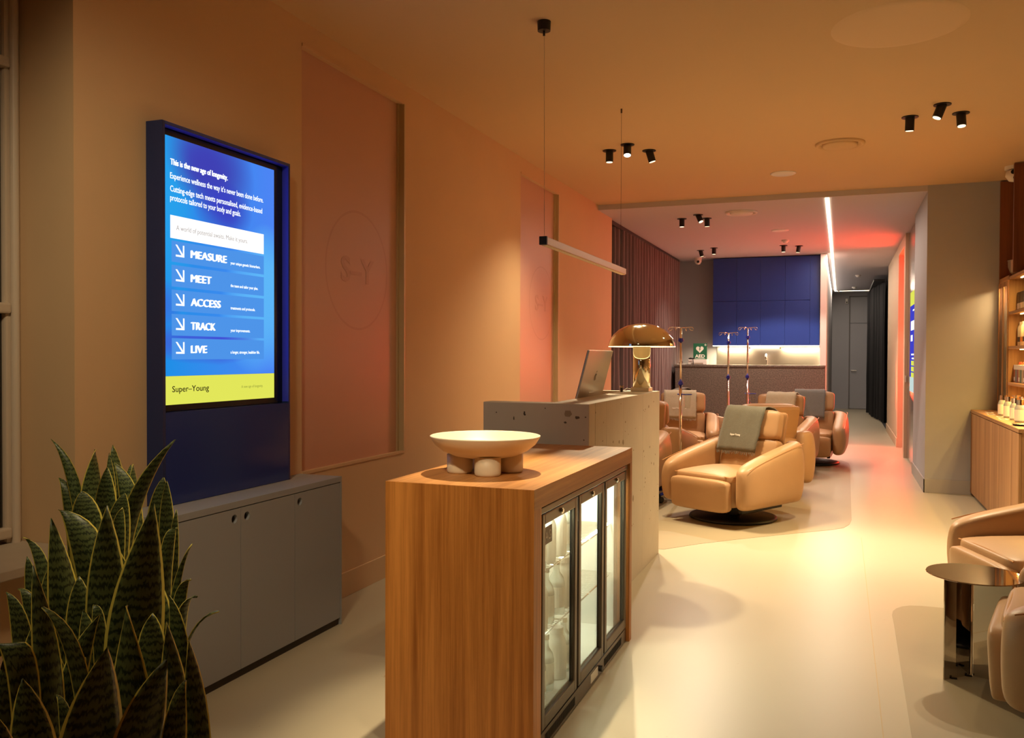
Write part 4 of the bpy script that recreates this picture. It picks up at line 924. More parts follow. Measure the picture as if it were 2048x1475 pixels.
def arm_bm(s):
    """one arm: follows the side and wraps round the back corner"""
    bm = new(); rings = []
    # (x centre, y, half thickness, top z, bottom z, direction angle)
    st = [(-0.455, .0), (-0.43, .62), (-0.36, .95), (-0.20, 1), (0.0, 1), (0.18, 1), (0.32, 1)]
    def top(y): return 0.505 + 0.165*min(1, max(0, (y+0.42)/0.78))**0.85
    path = []
    for y, f in st: path.append((0.372, y, 0.078*max(f, 0.25), top(y), 0.148+0.012*(1-f), 0.0))
    path += [(0.350, 0.40, 0.070, top(.4), 0.14, 0.45), (0.295, 0.445, 0.060, top(.44), 0.16, 1.0), (0.22, 0.465, 0.045, top(.44)-.02, 0.18, 1.45)]
    for cx, y, h, zt, zb_, an in path:
        if y == -0.455: zt -= 0.055; zb_ += 0.05
        if y == -0.43: zt -= 0.018
        ring = []
        n = Vector((math.cos(an), math.sin(an), 0)); c = Vector((cx, y, 0)); hh = zt-zb_
        prof = [(-h, 0.03), (-h, 0.35*hh), (-h, 0.70*hh), (-h*0.95, hh-0.028), (-h*0.55, hh-0.004), (h*0.45, hh-0.004), (h*0.98, hh-0.024), (h+0.022, hh*0.72), (h+0.026, hh*0.42), (h+0.006, 0.03), (h*0.5, 0.0), (-h*0.6, 0.0)]
        for dx, z in prof: ring.append(bm.verts.new((s*(c.x+n.x*dx), c.y+n.y*dx, zb_+z)))
        rings.append(ring)
    N = len(rings[0])
    for a, c in zip(rings, rings[1:]):
        for k in range(N): bm.faces.new((a[k], a[(k+1) % N], c[(k+1) % N], c[k]))
    bm.faces.new(rings[0]); bm.faces.new(rings[-1][::-1])
    bmesh.ops.recalc_face_normals(bm, faces=bm.faces); return bm

def make_recliner():
    t = thing('swivel_recliner', 'x', 'armchair')
    mk('floor_disc', LATHE(new(), [(0, 0.003), (0.36, 0.003), (0.372, 0.010), (0.365, 0.024), (0.34, 0.030), (0, 0.032)], (0, 0, 0), 56), M['black'], t, smooth=True, label='black round floor plate')
    ped = new(); CY(ped, (0, 0, 0.03), (0, 0, 0.15), 0.055); B(ped, -0.22, 0.22, -0.18, 0.2, 0.115, 0.15, .01); B(ped, -0.27, -0.23, -0.25, 0.34, 0.09, 0.16, .008); B(ped, 0.23, 0.27, -0.25, 0.34, 0.09, 0.16, .008)
    mk('swivel_mechanism', ped, M['blackmetal'], t)
    o = mk('seat_base', puff(new(), -0.292, 0.292, -0.425, 0.36, 0.150, 0.40, 0.035), M['leather'], t, smooth=True)
    o = mk('footrest', puff(new(), -0.290, 0.290, -0.462, -0.36, 0.145, 0.415, 0.035, M_=Matrix.Translation((0, -0.03, 0)) @ Matrix.Rotation(0.06, 4, 'X')), M['leather'], t, smooth=True); sub(o, 1)
    o = mk('seat_cushion', puff(new(), -0.290, 0.290, -0.470, 0.20, 0.345, 0.437, 0.040, crown=0.028), M['leather'], t, smooth=True); sub(o, 1)
    mk('seat_piping', TUBE(new(), [(-0.27+0.54*k/12, -0.452, 0.415+0.010*math.sin(PI*k/12)) for k in range(13)], 0.004, 6), M['piping'], o)
    for s in (-1, 1):
        o = mk('arm', arm_bm(s), M['leather'], t, smooth=True); sub(o, 2)
        yy = [-0.41, -0.34, -0.2, -0.05, 0.1, 0.25, 0.36, 0.41]
        tp = lambda y: 0.505 + 0.165*min(1, max(0, (y+0.42)/0.78))**0.85
        mk('arm_piping', TUBE(new(), [(s*(0.372+0.074-(0.02 if y > .38 else 0)), y, tp(y)-0.021) for y in yy], 0.0032, 6), M['piping'], o)
    Mb = Matrix.Translation((0, 0.20, 0.36)) @ Matrix.Rotation(-0.22, 4, 'X')
    o = mk('lower_back', puff(new(), -0.285, 0.285, -0.05, 0.10, 0.0, 0.335, 0.045, M_=Mb), M['leather'], t, smooth=True); sub(o, 1)
    o = mk('headrest', puff(new(), -0.285, 0.285, -0.065, 0.055, 0.315, 0.580, 0.045, M_=Mb), M['leather'], t, smooth=True); sub(o, 1)
    sh = new(); pf = []
    for z, hw, y0, y1 in ((0.02, 0.25, 0.10, 0.19), (0.28, 0.255, 0.10, 0.17), (0.33, 0.262, 0.055, 0.14), (0.545, 0.284, 0.056, 0.115), (0.575, 0.28, 0.056, 0.09)):
        pf.append([sh.verts.new((x, y, z)) for x, y in ((-hw, y0), (hw, y0), (hw-.015, y1), (-hw+.015, y1))])
    for a, c in zip(pf, pf[1:]):
        for k in range(4): sh.faces.new((a[k], a[(k+1) % 4], c[(k+1) % 4], c[k]))
    sh.faces.new(pf[0][::-1]); sh.faces.new(pf[-1]); bmesh.ops.recalc_face_normals(sh, faces=sh.faces)
    bmesh.ops.bevel(sh, geom=[e for e in sh.edges], offset=0.008, segments=2, affect='EDGES')
    bmesh.ops.transform(sh, matrix=Mb, verts=sh.verts)
    mk('back_shell', sh, M['leather_dk'], t, smooth=True)
    hg = new(); B(hg, -0.10, 0.10, 0.13, 0.175, 0.285, 0.325, .006, M=Mb); mk('headrest_hinge', hg, M['blackmetal'], t)
    rb = new(); puff(rb, -0.25, 0.25, 0.36, 0.47, 0.16, 0.60, 0.04); mk('rear_panel', rb, M['leather_dk'], t, smooth=True)
    return t
MBACK = Matrix.Translation((0, 0.20, 0.36)) @ Matrix.Rotation(-0.22, 4, 'X')
proto = make_recliner(); first = [True]
def recliner(x, y, deg, label, sc=1.0):
    o = proto if first[0] else copy_tree(proto); first[0] = False
    o.location = (x, y, 0.002); o.rotation_euler = (0, 0, math.radians(deg)); o.scale = (sc, sc, sc); o['label'] = label; o['group'] = 'tan leather swivel recliners'
    return Matrix.Translation((x, y, 0.002)) @ Matrix.Rotation(math.radians(deg), 4, 'Z') @ Matrix.Diagonal((sc, sc, sc, 1))
def throw(W, m, label, x0=-0.20, x1=0.12, front=0.30, rear=0.12, skew=0.0, text=None, seed=1, dual=None):
    """woven blanket laid over the headrest; W is the chair's placement"""
    T_ = W @ MBACK; bm = new(); rows = []; NX = 14
    prof = [(0.130, 0.580-rear)] + [(0.125, 0.545), (0.118, 0.588), (0.06, 0.599), (-0.03, 0.599), (-0.072, 0.585), (-0.080, 0.545)]
    n = 9
    for k in range(1, n+1): prof.append((-0.080-0.010*math.sin(k/n*2.2), 0.545-(front)*k/n))
    for j, (y, z) in enumerate(prof):
        row = []
        for i in range(NX+1):
            u = i/NX; x = x0+(x1-x0)*u + skew*max(0, 0.565-z)
            wv = 0.007*noise.noise(Vector((u*5, j*0.45, seed)))+0.004*math.sin(u*9+seed)
            dz = 0.010*noise.noise(Vector((u*3, seed, 7))) if j == len(prof)-1 else 0
            k_ = 1 if j > 5 else 0
            row.append(bm.verts.new((x+0.006*noise.noise(Vector((j*0.4, u, seed))), y - abs(wv)*k_ - 0.002*k_, z+dz+(abs(wv) if 2 <= j <= 5 else 0))))
        rows.append(row)
    for a, c in zip(rows, rows[1:]):
        for i in range(NX): bm.faces.new((a[i], a[i+1], c[i+1], c[i]))
    fr = new(); e = [v.co.copy() for v in rows[-1]]
    random.seed(seed)
    for i in range(64):
        u = i/63*NX; k = min(NX-1, int(u)); p = e[k].lerp(e[k+1], u-k); q = p+Vector((random.uniform(-.006, .006), random.uniform(-.008, .002), -random.uniform(0.014, 0.036)))
        TUBE(fr, [p, (p+q)/2+Vector((random.uniform(-.003, .003), 0, 0)), q], 0.0016, 4)
    for r_ in rows[6:-1:1]:
        for side in (0, -1):
            p = r_[side].co
            for _ in range(3):
                p1 = p+Vector((0, 0, random.uniform(-.02, .02))); q = p1+Vector(((0.014 if side else -0.014)*random.uniform(.5, 1), -0.003, random.uniform(-.004, .004))); TUBE(fr, [p1, q], 0.0015, 4)
    t = thing('throw_blanket', label, 'blanket', tuple(T_ @ Vector(((x0+x1)/2, -0.08, 0.545-front))))
    bmesh.ops.transform(bm, matrix=T_, verts=bm.verts); bmesh.ops.transform(fr, matrix=T_, verts=fr.verts)
    o = mk('cloth', bm, M[m], t, smooth=True); md = o.modifiers.new('t', 'SOLIDIFY'); md.thickness = 0.007; md.offset = 0
    mk('fringe', fr, M[m], t, kind='stuff')
    if text:
        tb = text_bm('Super-Young', (0, 0, 0), (1, 0, 0), (0, 0, 1), 0.105, 0.018, bold=0.03)
        bmesh.ops.transform(tb, matrix=T_ @ Matrix.Translation((x0+0.11+skew*0.2, -0.103, 0.545-front*0.62)), verts=tb.verts)
        mk('stitched_lettering', tb, M['thread'], t, label='small white stitched words Super-Young')
    return t
W1 = recliner(-0.868, 7.67, -28.6, 'nearest tan leather swivel recliner with the grey green blanket, beside the reception desk')
W2 = recliner(-0.80, 9.22, 205, 'tan leather recliner turned away directly behind the nearest recliner')
W3 = recliner(-0.76, 10.95, -12, 'tan leather recliner with the beige blanket and its side lit red')
W4 = recliner(-0.38, 12.05, -3, 'farthest right tan leather recliner with the plain grey blanket')
W5 = recliner(-1.88, 11.0, 8, 'tan leather recliner with the beige blanket just right of the reception desk')
W6 = recliner(-1.80, 12.35, 115, 'tan leather recliner against the curtain whose arm glows orange red, left of the thin poles')
W7 = recliner(-1.95, 9.35, 176, 'tan leather recliner with its back to the camera beside the reception desk end')
W8 = recliner(-2.02, 8.12, -4, 'tan leather recliner mostly hidden behind the reception desk')
throw(W1, 'throw_green', 'grey green fringed blanket with white stitched words over the nearest recliner', -0.245, 0.155, 0.36, skew=-0.10, text=True, seed=2)
throw(W3, 'throw_beige', 'beige blanket over the headrest of the red lit recliner', -0.16, 0.20, 0.26, skew=-0.02, text=True, seed=4)
throw(W4, 'throw_grey', 'plain grey blanket over the farthest right recliner', -0.22, 0.17, 0.34, seed=6)
throw(W5, 'throw_beige', 'beige blanket with stitched words on the recliner right of the desk', -0.24, 0.17, 0.32, text=True, seed=8)
throw(W6, 'throw_green', 'grey green blanket over the recliner standing by the curtain', -0.22, 0.10, 0.20, seed=9)
# the seating group on the right
W9 = recliner(1.12, 5.12, 289, 'tan leather armchair cut by the right frame edge behind the mirror side table')
W10 = recliner(1.09, 3.74, 257, 'brown armchair nearest the camera at the bottom right corner', 1.05)

# mirror side table: round top on a folded sheet foot
t = thing('side_table', 'round mirror polished steel side table on folded panel legs', 'side table', (0.56, 4.2, 0))
tc_ = (0.555, 4.25)
mk('top', LATHE(new(), [(0, 0.446), (0.193, 0.446), (0.195, 0.448), (0.193, 0.451), (0, 0.451)], (tc_[0], tc_[1], 0), 72), M['mirror'], t)
def sheet(a, c, z0=0.002, z1=0.446, th=0.005):
    a = Vector((*a, z0)); c = Vector((*c, z0)); d = (c-a).normalized(); n = Vector((-d.y, d.x, 0))*th
    return POLY(new(), [a, c, c+n, a+n], (0, 0, z1-z0))
mk('leg_panel', sheet((0.428, 4.150), (0.548, 4.255)), M['mirror'], t); mk('leg_panel', sheet((0.552, 4.245), (0.690, 4.190)), M['mirror'], t); mk('leg_panel', sheet((0.553, 4.262), (0.565, 4.405)), M['mirror'], t)
for p in ((0.47, 4.183), (0.535, 4.241), (0.65, 4.203)): mk('glide', B(new(), p[0]-.012, p[0]+.012, p[1]-.012, p[1]-.004, 0.0, .008), M['black'], t)

# ------------------------------------------------------------------ drip stands
def drip_stand(x, y, h, label, rz=0.0, cup=True, cz=1.03, pole_m='chrome'):
    t = thing('drip_stand', label, 'drip stand', (x, y, 0))
    P = Vector((x, y, 0)); mt = M[pole_m]
    mk('pole', CY(CY(new(), P+Vector((0, 0, 0.10)), P+Vector((0, 0, 1.14)), 0.0145, n=14), P+Vector((0, 0, 1.1)), P+Vector((0, 0, h)), 0.0105, n=14), mt, t, smooth=True)
    mk('hub', CY(new(), P+Vector((0, 0, 0.075)), P+Vector((0, 0, 0.13)), 0.05, 0.035), M['blue_pl'], t)
    for z in (1.12, h-0.135): mk('collar', CY(CY(new(), P+Vector((0, 0, z)), P+Vector((0, 0, z+0.035)), 0.021), P+Vector((0, 0, z+.005)), P+Vector((0, 0, z+0.022)), 0.026), M['blue_pl'], t, label='blue plastic collar')
    for k in range(5):
        a = rz+2*PI*k/5; d = Vector((math.cos(a), math.sin(a), 0)); e = P+d*0.27
        l = mk('leg', TUBE(new(), [P+d*0.02+Vector((0, 0, 0.105)), P+d*0.15+Vector((0, 0, 0.10)), e+Vector((0, 0, 0.078))], [0.02, 0.018, 0.014], 8), M['blue_pl'], t, smooth=True)
        s_ = Vector((-d.y, d.x, 0)); cs = new()
        for q in (-1, 1): CY(cs, e+s_*(0.008*q)+Vector((0, 0, 0.031)), e+s_*(0.024*q)+Vector((0, 0, 0.031)), 0.030, n=16)
        CY(cs, e+Vector((0, 0, 0.04)), e+Vector((0, 0, 0.085)), 0.010)
        mk('caster', cs, M['black'], l)
    hk = new(); zt = h
    for s_ in (-1, 1):
        TUBE(hk, [P+Vector((0, 0, zt)), P+Vector((s_*0.05, 0, zt+.003)), P+Vector((s_*0.085, 0, zt+.007)), P+Vector((s_*0.11, 0, zt+.004)), P+Vector((s_*0.122, 0, zt-.012)), P+Vector((s_*0.112, 0, zt-.026)), P+Vector((s_*0.095, 0, zt-.024)), P+Vector((s_*0.080, 0, zt-.004))], 0.0045, 6)
        TUBE(hk, [P+Vector((0, 0, zt)), P+Vector((0.02*s_, s_*0.05, zt+.003)), P+Vector((.03*s_, s_*0.09, zt+.005)), P+Vector((.035*s_, s_*0.115, zt-.008)), P+Vector((.033*s_, s_*0.105, zt-.026)), P+Vector((.03*s_, s_*0.085, zt-.012))], 0.0045, 6)
    mk('hooks', hk, mt, t, smooth=True, label='four curled bag hooks')
    if cup:
        c = P+Vector((0.068, -0.02, 0)); N = 24
        rg = new(); TUBE(rg, [c+Vector((0.042*math.cos(2*PI*k/N), 0.042*math.sin(2*PI*k/N), cz)) for k in range(N)], 0.005, 6, closed=True); TUBE(rg, [P+Vector((-.03, 0, cz)), P+Vector((0.03, -0.01, cz))], 0.007, 6)
        mk('cup_ring', rg, M['blue_pl'], t)
        mk('cup', LATHE(new(), [(0.0, -0.135), (0.026, -0.13), (0.030, -0.11), (0.037, 0.0), (0.041, 0.025)], (c.x, c.y, cz), 20), M['glass'], t, smooth=True)
    return t
drip_stand(-1.452, 8.40, 1.672, 'nearest chrome drip stand with clear cup, between the desk and the nearest recliner', rz=0.35)
drip_stand(-1.325, 11.1, 1.69, 'lower chrome drip stand, the middle of the three', rz=0.2, cup=False)
drip_stand(-1.13, 11.5, 1.765, 'chrome drip stand in front of the blue cabinets, rightmost of the three', rz=0.9, cz=0.92)

# ================================================================== RIGHT WALL UNIT
t = thing('oak_base_cabinet', 'low oak cabinet with plain doors against the right wall', 'cabinet', (1.5, 8.6, 0))
CX, CY0, CY1, CZ = 1.231, 7.31, 9.84, 0.868
mk('worktop', B(new(), CX, 1.93, CY0, CY1, CZ-0.03, CZ, .002), M['oak_y'], t)
mk('carcass', B(new(), CX+.024, 1.93, CY0+.004, CY1-.002, 0.03, CZ-.031), M['oak_z'], t)
mk('plinth', B(new(), CX+.035, 1.93, CY0+.02, CY1-.002, 0.0, 0.03), M['gap'], t)
for a, c in ((7.314, 7.60), (7.603, 8.195), (8.199, 9.00), (9.004, 9.835)): mk('door', B(new(), CX+.003, CX+.023, a, c, 0.032, CZ-.036, .0015), M['oak_z'], t)

SXX = 1.470; SB = 1.80
t = thing('oak_shelving', 'tall oak wall shelving with lit shelves and two narrow glazed doors', 'shelving', (1.6, 9.2, CZ))
zs = [1.165, 1.503, 1.827, 2.158]
mk('back_panel', B(new(), SB, SB+.02, 7.60, 9.838, CZ, 3.15), M['oak_z'], t)
mk('upright', B(new(), SXX, SB, 9.815, 9.838, CZ, 3.15), M['dwood_z'], t)
mk('upright', B(new(), SXX, SB, 9.275, 9.30, CZ, 2.17), M['oak_z'], t)
mk('upright', B(new(), SXX, SB, 7.60, 7.63, CZ, 2.17), M['oak_z'], t)
mk('tall_divider', B(new(), SXX-.02, SB, 8.955, 8.99, 2.173, 3.155), M['dwood_z'], t, label='dark wood upright divider')
for i, z in enumerate(zs):
    mk('shelf', B(new(), SXX, SB-.001, 7.63, 9.274, z-.028, z, .001), M['oak_y'], t)
    if i == 3: mk('shelf', B(new(), SXX, SB-.001, 9.275, 9.814, z-.028, z+.015, .001), M['oak_y'], t)
    else: mk('glass_shelf', B(new(), SXX+.03, SB-.001, 9.301, 9.814, z-.012, z-.004), M['glass'], t)
    mk('shelf_light', B(new(), SXX+.05, SXX+.065, 7.65, 9.02, z-.036, z-.028), M['led_warm'], t, label='warm light strip under the shelf')
    area('shelf_lamp', (SXX+.058, 8.35, z-.040), 0.02, 1.3, 9.0, (1, 0.58, 0.14))
area('shelf_lamp', (SXX+.12, 9.56, 2.12), 0.1, 0.3, 9.0, (1, 0.62, 0.26))
for a, c in ((9.303, 9.555), (9.558, 9.812)):
    fr = new(); k = 0.028
    B(fr, SXX-.008, SXX, a, a+k, CZ+.004, 2.125, .001); B(fr, SXX-.008, SXX, c-k, c, CZ+.004, 2.125, .001); B(fr, SXX-.008, SXX, a+k, c-k, 2.08, 2.125); B(fr, SXX-.008, SXX, a+k, c-k, CZ+.004, CZ+.06)
    dr = mk('glazed_door', fr, M['oak_z'], t)
    mk('glass_pane', B(new(), SXX-.005, SXX-.002, a+k, c-k, CZ+.06, 2.08), M['glass'], dr)

# goods
def carton(name, x, y, z, w, d, h, m, label, cat, group=None, band=None, parts=True):
    t = thing(name, label, cat, (x, y, z), 0, group)
    mk('body', B(new(), x-d/2, x+d/2, y-w/2, y+w/2, z, z+h, .002), m, t)
    if band: mk('printed_band', B(new(), x-d/2-.0008, x-d/2, y-w/2+.004, y+w/2-.004, z+h*0.12, z+h*0.42), band, t)
    return t
blackbox = mat('black_card', (0.02, 0.013, 0.012), 0.4)
for i, y in enumerate((9.17, 9.03, 8.89, 8.75)):
    carton('black_carton', 1.60, y, zs[2], 0.13, 0.14, 0.175, blackbox, '%s black carton from the glazed doors on the top lit shelf' % ('first', 'second', 'third', 'fourth')[i], 'box', 'black cartons on the top lit shelf', band=M['label_w'])
    if i > 2: break
pouch = mat('white_pouch', (0.72, 0.66, 0.55), 0.5)
for i in range(6):
    y = 9.19-0.125*i
    t2 = thing('supplement_jar', '%s tall white jar from the glazed doors on the second lit shelf' % ('first', 'second', 'third', 'fourth', 'fifth', 'sixth')[i], 'jar', (1.585, y, zs[1]), 0, 'white jars on the second lit shelf')
    mk('body', LATHE(new(), [(0, 0), (0.052, 0), (0.055, 0.01), (0.055, 0.17), (0.045, 0.195), (0.038, 0.20)], (1.585, y, zs[1]), 24), pouch, t2, smooth=True)
    mk('lid', CY(new(), (1.585, y, zs[1]+.198), (1.585, y, zs[1]+.225), 0.042, n=24), M['white'], t2)
    mk('label_band', LATHE(new(), [(0.0557, 0.04), (0.0557, 0.085)], (1.585, y, zs[1]), 24), M['label_d'] if i % 2 == 0 else mat('orange_print', (0.55, 0.22, 0.06), .6), t2)
cols = [((0.36, 0.12, 0.05), 'rust brown'), ((0.20, 0.24, 0.22), 'grey green'), ((0.30, 0.08, 0.09), 'maroon'), ((0.45, 0.33, 0.12), 'ochre'), ((0.14, 0.22, 0.17), 'dark green'), ((0.50, 0.40, 0.26), 'tan'), ((0.33, 0.20, 0.16), 'brown'), ((0.42, 0.36, 0.30), 'stone grey')]
for i, (c, nm) in enumerate(cols):
    carton('small_carton', 1.575, 9.23-0.075*i, zs[0], 0.068, 0.12, 0.12, mat(nm.replace(' ', '_')+'_card', c, .6), '%s carton in the row of small boxes on the lowest lit shelf' % nm, 'box', band=M['label_w'] if i % 3 == 0 else None)
t2 = thing('open_tray', 'pale display tray on the coloured cartons of the lowest lit shelf', 'tray', (1.57, 8.9, zs[0]+.12))
mk('tray', B(new(), 1.51, 1.64, 8.67, 9.24, zs[0]+.1205, zs[0]+.165, .003), M['label_w'], t2)
for y in (9.10, 9.02, 8.93): mk('red_tag', B(new(), 1.53, 1.545, y, y+.02, zs[0]+.165, zs[0]+.19, .002), mat('red_tag', (0.6, 0.07, 0.03), .5), t2)
t2 = thing('paper_bag', 'white paper bag standing on top of the shelving at the right edge', 'bag', (1.58, 8.45, 2.158))
mk('body', POLY(new(), [(1.50, 8.28, 2.159), (1.50, 8.62, 2.159), (1.50, 8.62, 2.45), (1.50, 8.50, 2.53), (1.50, 8.28, 2.53)], (0.12, 0, 0)), M['label_w'], t2)
mk('handle', TUBE(new(), [(1.56, 8.34, 2.53), (1.56, 8.36, 2.60), (1.56, 8.43, 2.60), (1.56, 8.45, 2.53)], .004), M['label_w'], t2)
t2 = thing('wall_bowl', 'half round metal bowl on the wood panel above the glazed doors', 'bowl', (1.60, 9.62, 2.26))
mk('shell', LATHE(new(), [(0.10, 0.16), (0.098, 0.10), (0.08, 0.045), (0.045, 0.01), (0, 0.0)], (1.60, 9.55, 2.173), 32), M['steel'], t2, smooth=True)
mk('rim', TUBE(new(), [(1.60+.10*math.cos(2*PI*k/28), 9.55+.10*math.sin(2*PI*k/28), 2.333) for k in range(28)], .004, 6, closed=True), M['steel'], t2)

# jars on the oak counter and bottles behind the glazed doors
jp = thing('label_jar', 'x', 'jar')
mk('glass_body', LATHE(new(), [(0, 0), (0.040, 0), (0.043, 0.008), (0.043, 0.085), (0.034, 0.105), (0.028, 0.112)], (0, 0, 0), 20), M['bottle'], jp, smooth=True)
mk('paper_label', LATHE(new(), [(0.0437, 0.012), (0.0437, 0.080)], (0, 0, 0), 20), M['label_w'], jp)
mk('lid', CY(new(), (0, 0, 0.110), (0, 0, 0.142), 0.032, n=18), M['chrome'], jp)
mk('contents', CY(new(), (0, 0, 0.006), (0, 0, 0.095), 0.037, 0.030, n=14), mat('herbal_contents', (0.16, 0.12, 0.07), .8), jp)
jl = [(1.385, 8.95), (1.50, 9.02), (1.385, 8.66), (1.50, 8.70), (1.385, 8.36), (1.50, 8.40), (1.375, 8.08), (1.50, 8.10)]
for i, (x, y) in enumerate(jl):
    o = jp if i == 0 else copy_tree(jp)
    o.location = (x, y, CZ); o['label'] = 'white labelled clear jar on the oak counter, %s row, %s from the wall' % (('front', 'back')[i % 2], ('first', 'second', 'third', 'fourth')[i//2]); o['group'] = 'labelled jars on the oak counter'; o.scale = (1.05, 1.05, 1.30)
t2 = thing('round_tray', 'small dark round tray on the oak counter beside the jars', 'tray', (1.33, 7.68, CZ))
mk('plate', LATHE(new(), [(0, 0.002), (0.07, 0.002), (0.085, 0.012), (0.083, 0.014), (0.068, 0.006), (0, 0.006)], (1.33, 7.68, CZ), 32), M['bezel'], t2, smooth=True)
for i, (x, y) in enumerate(((1.33, 9.35), (1.30, 9.05), (1.33, 8.72), (1.30, 8.40))):
    t2 = thing('price_card', 'flat white price card on the oak counter, %s from the wall' % ('first', 'second', 'third', 'fourth')[i], 'card', (x, y, CZ), 0, 'price cards on the oak counter')
    mk('card', B(new(), x-.03, x+.03, y-.06, y+.06, CZ, CZ+.004), M['label_w'], t2); mk('print', B(new(), x-.02, x+.015, y-.045, y+.04, CZ+.004, CZ+.0046), M['label_d'], t2)
lvz = [CZ+.001, zs[0]-.003, zs[1]-.003, zs[2]-.003]; ln = ['bottom', 'second', 'third', 'top']
for zi, z in enumerate(lvz):
    for yi, y in enumerate((9.40, 9.50, 9.62, 9.73)):
        put_bottle((yi+zi) % 2, (1.55, y, z), '%s bottle, %s from the wall on the %s shelf behind the glazed oak doors' % ('clear' if (yi+zi) % 2 == 0 else 'white', ('fourth', 'third', 'second', 'first')[yi], ln[zi]), '%s bottles on the %s shelf behind the glazed oak doors' % ('clear' if (yi+zi) % 2 == 0 else 'white', ln[zi]), 0.80)

# wall display in the recess on the corridor right
t = thing('wall_display', 'narrow upright wall screen with blue picture and yellow top, in the corridor recess', 'screen', (XR+.06, 12.3, 0.95))
mk('mirror_panel', B(new(), XR+.040, XR+.069, 11.455, 13.09, 0.02, 3.09), mat('dark_glossy_panel', (0.20, 0.17, 0.16), 0.12, spec=0.8), t)
mk('blue_picture', B(new(), XR+.030, XR+.040, 11.62, 12.55, 1.14, 2.06), M['screen_small'], t)
mk('yellow_top', B(new(), XR+.030, XR+.040, 11.62, 12.55, 2.062, 2.24), M['txt_yellow'], t); mk('white_foot', B(new(), XR+.030, XR+.040, 11.62, 12.55, 0.95, 1.138), emat('screen_foot_white', sl((190, 210, 205)), .9), t)
for z0, z1, a, c in ((1.98, 2.0, 11.75, 12.1), (1.74, 1.86, 11.8, 12.4), (1.60, 1.68, 12.1, 12.4), (1.42, 1.44, 11.8, 12.3), (1.37, 1.39, 11.8, 12.2)): mk('text_block', B(new(), XR+.0285, XR+.030, a, c, z0, z1), M['txt'], t)
for k in range(3): mk('yellow_button', B(new(), XR+.0285, XR+.030, 11.75, 12.3, 1.29-.075*k, 1.35-.075*k), M['txt_yellow'], t)
t = thing('light_switch', 'small pale switch on the warm coloured pier beside the wall screen', 'switch', (XR+.03, 13.09, 1.05))
mk('plate', B(new(), XR+.008, XR+.026, 13.088, 13.099, 1.05, 1.14, .002), M['white'], t)

